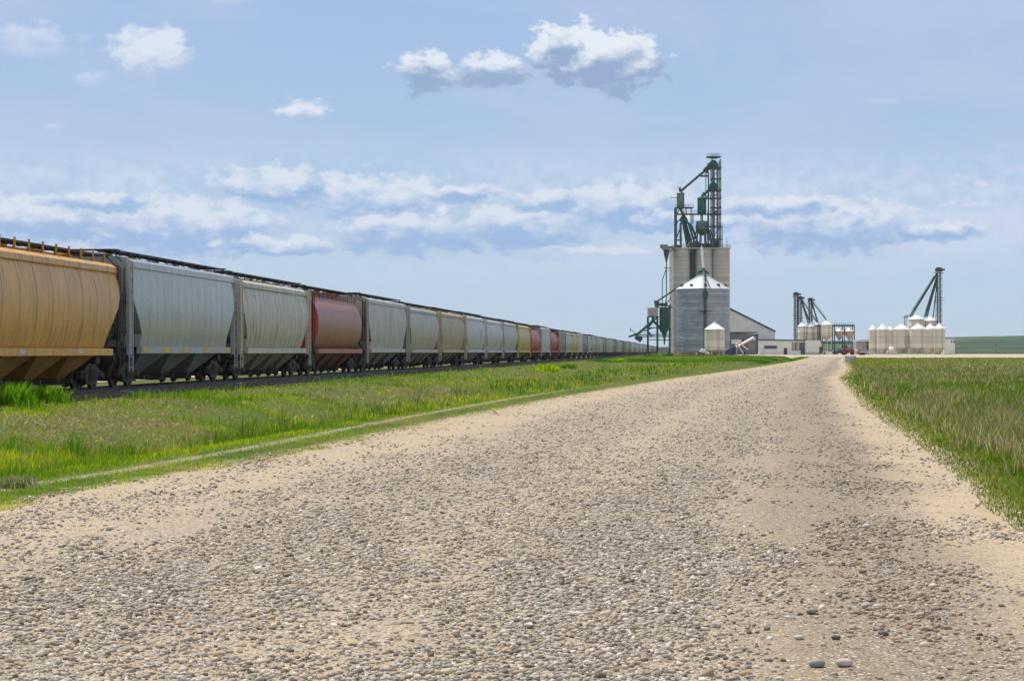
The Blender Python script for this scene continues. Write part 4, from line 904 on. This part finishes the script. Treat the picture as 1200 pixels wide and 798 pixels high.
icf = np.array([(0, 11, 5), (0, 5, 1), (0, 1, 7), (0, 7, 10), (0, 10, 11), (1, 5, 9), (5, 11, 4), (11, 10, 2), (10, 7, 6), (7, 1, 8), (3, 9, 4), (3, 4, 2), (3, 2, 6), (3, 6, 8), (3, 8, 9), (4, 9, 5), (2, 4, 11), (6, 2, 10), (8, 6, 7), (9, 8, 1)])
def roaddens_(t):
    return np.interp(t, [0, .12, .20, .30, .42, .52, .62, .70, .78, .85, .93, 1.0], [0.26, 0.14, 0.5, 0.68, 0.7, 0.42, 0.82, 0.84, 0.08, 0.50, 0.08, 0.05])
def scatter(N, y0, y1, pw, szf, extra=0):
    u = rng.random(N); Y = (y0 ** (1 - pw) + u * (y1 ** (1 - pw) - y0 ** (1 - pw))) ** (1 / (1 - pw))
    half = Y * .30 + 1.5; X = (rng.random(N) * 2 - 1) * half
    l, r = rl(Y), rr_(Y); t = (X - l) / (r - l)
    d = roaddens_(t + (vn(t * 3.7, Y * .10, 1, 3) - .5) * .16) + (vn(X * 1.1, Y * .45, 1, 4) - .5) * 1.35 + extra
    k = (t > -.04) & (t < 1.06) & (rng.random(N) < d * np.clip(.70 + (Y - 10) / 26, .62, 1)) 
    return X[k], Y[k]
def sampY_(N, y0, y1, pw): u = rng.random(N); return (y0 ** (1 - pw) + u * (y1 ** (1 - pw) - y0 ** (1 - pw))) ** (1 / (1 - pw))
pal = np.array([(.19, .15, .11), (.38, .33, .265), (.52, .455, .375), (.64, .565, .46), (.80, .74, .65), (.50, .36, .23)])
def stones(name, X, Y, S, label, sink=.3, zf=None):
    zf = zf or rz
    n = len(X); base_ = ico[None] * (1 + (rng.random((n, 12, 1)) - .5) * .62) * np.stack([S * (.8 + .6 * rng.random(n)), S * (.8 + .5 * rng.random(n)), S * (.55 + .4 * rng.random(n))], 1)[:, None, :]
    a = rng.random(n) * 6.283; ca, sa = np.cos(a)[:, None], np.sin(a)[:, None]
    x = base_[..., 0] * ca - base_[..., 1] * sa; y = base_[..., 0] * sa + base_[..., 1] * ca
    tilt = (rng.random(n)[:, None] - .5) * .6; z = base_[..., 2] + x * tilt
    P = np.stack([x + X[:, None], y + Y[:, None], z + (zf(X, Y) + .012 + S * .35 * (1 - sink))[:, None]], 2)
    g = rng.random(n)
    c = pal[rng.choice(6, n, p=[.14, .26, .27, .18, .07, .08])] * (.8 + .4 * g)[:, None]; tr_ = (X - rl(Y)) / (rr_(Y) - rl(Y)) + (vn(X, Y * .3, .8, 2) - .5) * .06; c = c * (1 - np.array([.30, .36, .42]) * (.7 * sst(tr_, .78, .83) * (1 - sst(tr_, .89, .94)))[:, None]) if zf is rz else c; c = np.repeat(c[:, None], 12, 1)
    Fc = (icf[None] + (np.arange(n) * 12)[:, None, None]).reshape(-1, 3)
    o = npmesh(name, P.reshape(-1, 3), Fc, ms, c.reshape(-1, 3)); tag(o, label, 'gravel', kind='stuff'); return o
X, Y = scatter(640000, 7.5, 260, 1.62, None, -.04); S = .0038 + .0185 * rng.random(len(X)) ** 3.2 ; S *= 1 + np.clip((Y - 14) / 100, 0, 2) * 1.0
stones('loose_gravel', X, Y, S, 'loose grey and tan gravel scattered over the road')
X, Y = scatter(1500, 8, 45, 1.7, None, .1); stones('coarse_pebbles', X, Y, .016 + .018 * rng.random(len(X)) ** 2, 'coarser rounded pebbles lying among the road gravel')
Y = sampY_(26000, 44, 200, 1.6); dtb = 1.9 + 1.5 * rng.random(len(Y)) ** 1.3 * rng.random(len(Y)) ** .3; X = TS * Y + TO + dtb
pal = np.array([(.03, .028, .026), (.06, .055, .05), (.10, .092, .085), (.14, .12, .10), (.20, .17, .14), (.08, .06, .045)])
stones('ballast_stones', X, Y, .03 + .03 * rng.random(len(X)), 'loose dark ballast stones along the near edge of the track', zf=lambda x, y: np.maximum(bz(x, y), gz(x, y)))
# a few stones one could pick out
import bmesh
for (u, v, w_, c, lb) in ((957, 787, .062, (.30, .29, .28), 'flat grey stone, largest on the road near the lower edge'), (990, 787, .062, (.40, .36, .31), 'flat tan stone lying right of the largest grey stone'),
    (951, 724, .055, (.26, .22, .17), 'brown flat stone on the sandy strip'), (1015, 717, .055, (.40, .40, .385), 'long pale grey stone on the brown wheel track'),
    (937, 754, .04, (.44, .41, .36), 'small pale tan stone left of a dark angular stone'), (979, 755, .042, (.10, .10, .10), 'dark angular stone in the road foreground'), (1035, 749, .048, (.19, .17, .14), 'dull brown stone right of the dark angular stone'),
    (1015, 621, .06, (.50, .48, .44), 'white oval stone near the right road edge'), (1080, 540, .05, (.3, .27, .22), 'brown stone lying on the sandy right shoulder')):
    Y = 3978 / (v - 412); X = (u - 600) / F * Y; bm = bmesh.new(); bmesh.ops.create_icosphere(bm, subdivisions=3, radius=w_ * .72)
    sxv = random.random() * 9
    for q in bm.verts:
        k_ = 1 + .5 * (float(vn(q.co.x * 14 + sxv, q.co.y * 14 + q.co.z * 9, 1, 3)) - .5); q.co = Vector((q.co.x * k_, q.co.y * .75 * k_, q.co.z * .52 * k_))
    me = bpy.data.meshes.new('stone'); bm.to_mesh(me); bm.free(); me.polygons.foreach_set('use_smooth', [True] * len(me.polygons)); me.materials.append(PM('stone_%02d%02d' % (int(c[0] * 100), int(c[2] * 100)), c, .8, var=.25, scale=12))
    o = bpy.data.objects.new('stone', me); C.objects.link(o); o.location = (X, Y, float(rz(np.array([X]), np.array([Y]))[0]) + .012 + w_ * .30); o.rotation_euler = (random.uniform(-.15, .15), random.uniform(-.1, .1), random.uniform(-.4, .4)); tag(o, lb, 'stone')

# ------------------------------------------------------------------ grass
mgr, T, b, o = newmat('grass_blade'); at = T.new('ShaderNodeAttribute', attribute_name='tint').outputs['Color']
T.l.new(at, b.inputs['Base Color']); b.inputs['Roughness'].default_value = .7; b.inputs['Specular IOR Level'].default_value = .08
tr = T.new('ShaderNodeBsdfTranslucent'); T.l.new(T.mix(1, at, (1.3, 1.45, .7), 'MULTIPLY'), tr.inputs[0]); mx = T.new('ShaderNodeMixShader'); mx.inputs[0].default_value = .45
T.l.new(b.outputs[0], mx.inputs[1]); T.l.new(tr.outputs[0], mx.inputs[2]); T.l.new(mx.outputs[0], o.inputs[0])
def blades(name, X, Y, H, Wd, col, label, cat='grass', lean=.35, kind='stuff', seed=None):
    n = len(X); a = rng.random(n) * 6.283; la = rng.random(n) * 6.283; ln = H * lean * (.3 + rng.random(n)); Z = gz(X, Y) - .01
    wx, wy = np.cos(a) * Wd / 2, np.sin(a) * Wd / 2; lx, ly = np.cos(la) * ln, np.sin(la) * ln
    P = np.zeros((n, 5, 3)); P[:, 0] = np.stack([X - wx, Y - wy, Z], 1); P[:, 1] = np.stack([X + wx, Y + wy, Z], 1)
    P[:, 2] = np.stack([X - wx * .8 + lx * .35, Y - wy * .8 + ly * .35, Z + H * .58], 1); P[:, 3] = np.stack([X + wx * .8 + lx * .35, Y + wy * .8 + ly * .35, Z + H * .58], 1)
    P[:, 4] = np.stack([X + lx, Y + ly, Z + H], 1)
    f = np.array([(0, 1, 3), (0, 3, 2), (2, 3, 4)]); Fc = (f[None] + (np.arange(n) * 5)[:, None, None]).reshape(-1, 3)
    o = npmesh(name, P.reshape(-1, 3), Fc, mgr, np.repeat(col[:, None], 5, 1).reshape(-1, 3)); tag(o, label, cat, kind=kind); return o
def sampY(N, y0, y1, pw): u = rng.random(N); return (y0 ** (1 - pw) + u * (y1 ** (1 - pw) - y0 ** (1 - pw))) ** (1 / (1 - pw))
Gy, Gd, Gb, Dry, Bro = (np.array(c) for c in ((.40, .43, .012), (.05, .13, .008), (.17, .31, .008), (.38, .30, .18), (.22, .15, .09)))
def mixc(a, b, t): return a * (1 - t[:, None]) + b * t[:, None]
# left verge, ditch and bank
N = 430000; Y = sampY(N, 17, 420, 1.75); X = -Y * .42 + rng.random(N) * Y * .62; dt = X - (TS * Y + TO); wl = rl(Y) - X
rag = 1.0 * (vn(X, Y, .9, 3) - .5) * 2
tk = (dt > 2.4 + .8 * (vn(X, Y, .8, 2) - .3)) & (wl > .05 + rag)
X, Y, dt, wl = (q[tk] for q in (X, Y, dt, wl)); n = len(X)
big = vn(X, Y, .16, 3); med = vn(X, Y, .9, 3); rel = wl / (wl + dt - 2.3)          # 0 at the road, 1 at the ballast
dryz = sst(rel, .38, .52) * (1 - sst(rel, .80, .92)) * sst(.6 * big + .4 * vn(X, Y, .55, 3), .44, .55); lush = sst(rel, .16, .30) * (1 - sst(rel, .42, .58))
wln = wline(Y); mown = 1 - sst(wl, wln + .05, wln + .5); trk = (np.abs(wl - wln) < (.07 + Y * .0010)) & (Y > 23) & (rng.random(n) < .55 + .35 * (vn(X, Y, .4, 2) > .45))
tallw = sst(med, .62, .75)
H = .04 + .045 * rng.random(n) + .05 * sst(wl, 2.3, 3.2) * (.5 + med) + .10 * lush + .22 * lush * tallw + .16 * tallw * sst(rel, .3, .5) * (1 - dryz)
H *= (.55 + .7 * rng.random(n)) * (1 - .55 * dryz) * (1 - .42 * mown)
col = mixc(np.tile(Gy, (n, 1)), np.tile(Gb, (n, 1)), sst(med + .35 * (rng.random(n) - .5), .35, .65)); col = mixc(col, np.tile(Gd * 1.5, (n, 1)), .6 * sst(vn(X * .5, Y * .25, 1, 3), .5, .62)); col = mixc(col, np.tile(Gd, (n, 1)), .6 * lush * sst(med, .45, .65))
col = mixc(col, np.tile(Dry, (n, 1)), np.clip(.85 * dryz * (rng.random(n) < .8) + .9 * trk + .35 * (rng.random(n) < .12), 0, 1)); col = mixc(col, np.tile(Bro, (n, 1)), .6 * (rng.random(n) < .10 + .3 * dryz * med))
col *= (.8 + .4 * rng.random(n))[:, None]
keep = rng.random(n) < np.where(dryz > .4, .62, 1) * (1 - trk)
blades('bank_grass', X[keep], Y[keep], H[keep], np.maximum(.006, Y[keep] * .00042) * (.7 + .8 * rng.random(keep.sum())), col[keep], 'short green and dry yellow grass on the verge and bank between road and track')
# flattened dry thatch on the bank
N = 150000; Y = sampY(N, 17, 300, 1.75); X = -Y * .42 + rng.random(N) * Y * .62; dt = X - (TS * Y + TO); wl = rl(Y) - X; rel = wl / (np.abs(wl + dt - 2.3) + .01)
k = (dt > 2.5) & (wl > 2.6) & (rng.random(N) < (.05 + .60 * sst(rel, .40, .5) * (1 - .7 * sst(rel, .8, .92))) * sst(.5 * vn(X, Y, .16, 3) + .5 * vn(X, Y, .7, 3), .40, .55)); X, Y = X[k], Y[k]; n = len(X)
c_ = mixc(np.tile(Dry * .95, (n, 1)), np.tile(Bro, (n, 1)), rng.random(n)); c_ = mixc(c_, np.tile(np.array((.42, .38, .30)), (n, 1)), (rng.random(n) < .3) * .8) * (.7 + .6 * rng.random(n))[:, None]
blades('dry_thatch', X, Y, .05 + .07 * rng.random(n), np.maximum(.007, Y * .0005) * (.7 + .8 * rng.random(n)), c_, 'flattened straw coloured dead grass patches on the railway bank', lean=1.6)
# right field
N = 560000; Y = sampY(N, 15, 462, 1.7); X = rr_(Y) + rng.random(N) ** 1.3 * np.maximum(6, Y * .42); wr = X - rr_(Y)
tk = (wr > -.25 + 1.5 * (vn(X, Y, 1.1, 4) - .42)) & (rng.random(N) < sst(wr, -.2, 1.3) * .95 + .05) & (X < Y * .36 + 3); X, Y, wr = X[tk], Y[tk], wr[tk]; n = len(X)
big = vn(X, Y * .5, .12, 3); med = vn(X, Y, .7, 3)
H = (.05 + .33 * sst(wr, .1, 2.6) * (.45 + .8 * med)) * (.5 + .75 * rng.random(n)) * (1 - .45 * sst(Y, 110, 260))
brown = np.clip(sst(big, .46, .60) + .8 * np.exp(-((Y - 175) / 22) ** 2) * sst(wr, 8, 16), 0, 1) * sst(wr, .8, 2.5); seed = rng.random(n) < .05 + .42 * brown; silver = seed & (rng.random(n) < .35)
Gr = np.array((.14, .225, .018)); col = mixc(np.tile(Gd, (n, 1)), np.tile(Gr, (n, 1)), sst(med + .4 * (rng.random(n) - .5), .35, .68)); col = mixc(col, np.tile(Gy * .7, (n, 1)), .6 * sst(Y, 190, 260) + .25 * (rng.random(n) < .3)); col = mixc(col, np.tile(np.array((.27, .18, .12)), (n, 1)), .75 * seed + .0); col = mixc(col, np.tile(np.array((.42, .42, .34)), (n, 1)), .8 * silver)
col = mixc(col, np.tile(Dry, (n, 1)), .7 * (rng.random(n) < .05 + .25 * (wr < .8))); col *= (.75 + .45 * rng.random(n))[:, None]; H = H * (1 + .3 * seed)
blades('field_grass', X, Y, H, np.maximum(.0055, Y * .00040) * (.7 + .8 * rng.random(n)), col, 'tall dark green grass with brown and silver seed heads right of the gravel road')
N = 90000; Y = sampY(N, 16, 260, 1.6); X = rr_(Y) + .5 + rng.random(N) * np.maximum(6, Y * .40); wr = X - rr_(Y)
k = rng.random(N) < sst(.55 * vn(X, Y * .5, .16, 3) + .45 * vn(X, Y, .8, 2), .44, .58) * sst(wr, .3, 1.6); X, Y = X[k], Y[k]; n = len(X)
cc = np.array([(.30, .20, .14), (.34, .24, .18), (.50, .49, .42), (.38, .33, .18), (.26, .15, .12)])[rng.choice(5, n, p=[.28, .2, .22, .18, .12])] * (.75 + .5 * rng.random(n))[:, None]
blades('seed_stalks', X, Y, .26 + .22 * rng.random(n), np.maximum(.005, Y * .0003) * (.7 + .8 * rng.random(n)), cc, 'reddish brown and silvery seed stalks standing above the grass right of the road', lean=.5)
# grass strip before the yard and weeds on the road shoulder
N = 60000; Y = 300 + rng.random(N) * 245; l = rl(Y); X = l - rng.random(N) ** 1.2 * (l - (TS * Y - 15)); tk = (l - X > .3) & ((Y < 455) | (X < np.interp(Y, [450, 520, 560], [68, 60, 48]))); X, Y = X[tk], Y[tk]; n = len(X)
med = vn(X, Y, .08, 3); col = mixc(np.tile(Gd * 1.1, (n, 1)), np.tile(Gb * .9, (n, 1)), sst(med, .35, .7)); col = mixc(col, np.tile(Dry, (n, 1)), .6 * sst(vn(X, Y, .05, 2), .55, .75)) * (.8 + .4 * rng.random(n))[:, None]
blades('far_grass', X, Y, .16 + .25 * rng.random(n) * med, .16 + .1 * rng.random(n), col, 'far green grass strip before the elevator yard')
# leafy weed clumps
def weed(u, v, w_, h, n, label, c0=Gd, c1=Gb, Y=None):
    Y = Y or 3978 / (v - 412); X0 = (u - 600) / F * Y; hw = w_ / F * Y / 2; hh = h / F * Y
    Xs = X0 + np.clip(rng.normal(size=n) * .42, -1.1, 1.1) * hw; Ys = Y + rng.normal(size=n) * hw * .5; H = hh * (.35 + .7 * rng.random(n)) * np.clip(1.1 - .5 * ((Xs - X0) / hw) ** 2, .4, 1)
    col = mixc(np.tile(c0, (n, 1)), np.tile(c1, (n, 1)), rng.random(n)) * (.8 + .5 * rng.random(n))[:, None]
    o = blades('weed_clump', Xs, Ys, H, np.maximum(.012, Y * .0006) * (.8 + rng.random(n)), col, label, 'weeds', .45, None); o['group'] = 'weed clumps along the railway bank'
weed(12, 470, 60, 34, 900, 'tall bright green weed clump at the left picture edge below the ochre yellow car', Gd, Gb * 1.2, 50)
weed(52, 470, 60, 26, 900, 'leafy green weed clump just right of the one at the left picture edge', Gd, Gb * 1.1, 53)
weed(643, 430, 30, 10, 350, 'bright green weed clump on the ballast edge under the brick red cars', Gb, Gy, 165)
weed(668, 431, 26, 7, 220, 'small green weed clump right of the one under the brick red cars', Gd, Gb, 190)
weed(725, 420, 22, 5, 160, 'green weed clump by the track towards the elevator', Gb, Gy, 330)
weed(768, 417, 30, 5, 160, 'low green weed clump at the foot of the rail loading tower', Gd, Gb, 560)
weed(785, 421, 12, 5, 120, 'dark green bush at the corner of the galvanised bin', Gd * .7, Gd, 520)
weed(20, 560, 46, 16, 700, 'silvery dry weed clump low on the bank at the left picture edge', np.array((.30, .30, .22)), np.array((.14, .16, .07)), 25)
weed(165, 508, 50, 12, 500, 'bright green tussock in the ditch left of the middle of the bank', Gb, Gy, 36)
weed(225, 500, 40, 12, 450, 'bright green tussock in the ditch beside the larger one', Gd, Gb, 40)

# ------------------------------------------------------------------ the summer air
mh, T, b, o = newmat('air'); T.n.remove(b)
pv = T.new('ShaderNodeVolumePrincipled'); pv.inputs['Density'].default_value = .00005; pv.inputs['Color'].default_value = (.82, .91, 1, 1); T.l.new(pv.outputs[0], o.inputs['Volume'])
m = MB(); m.box((0, 5200, 47), (9800, 11400, 102)); tag(m.build('haze', mh), kind='stuff')
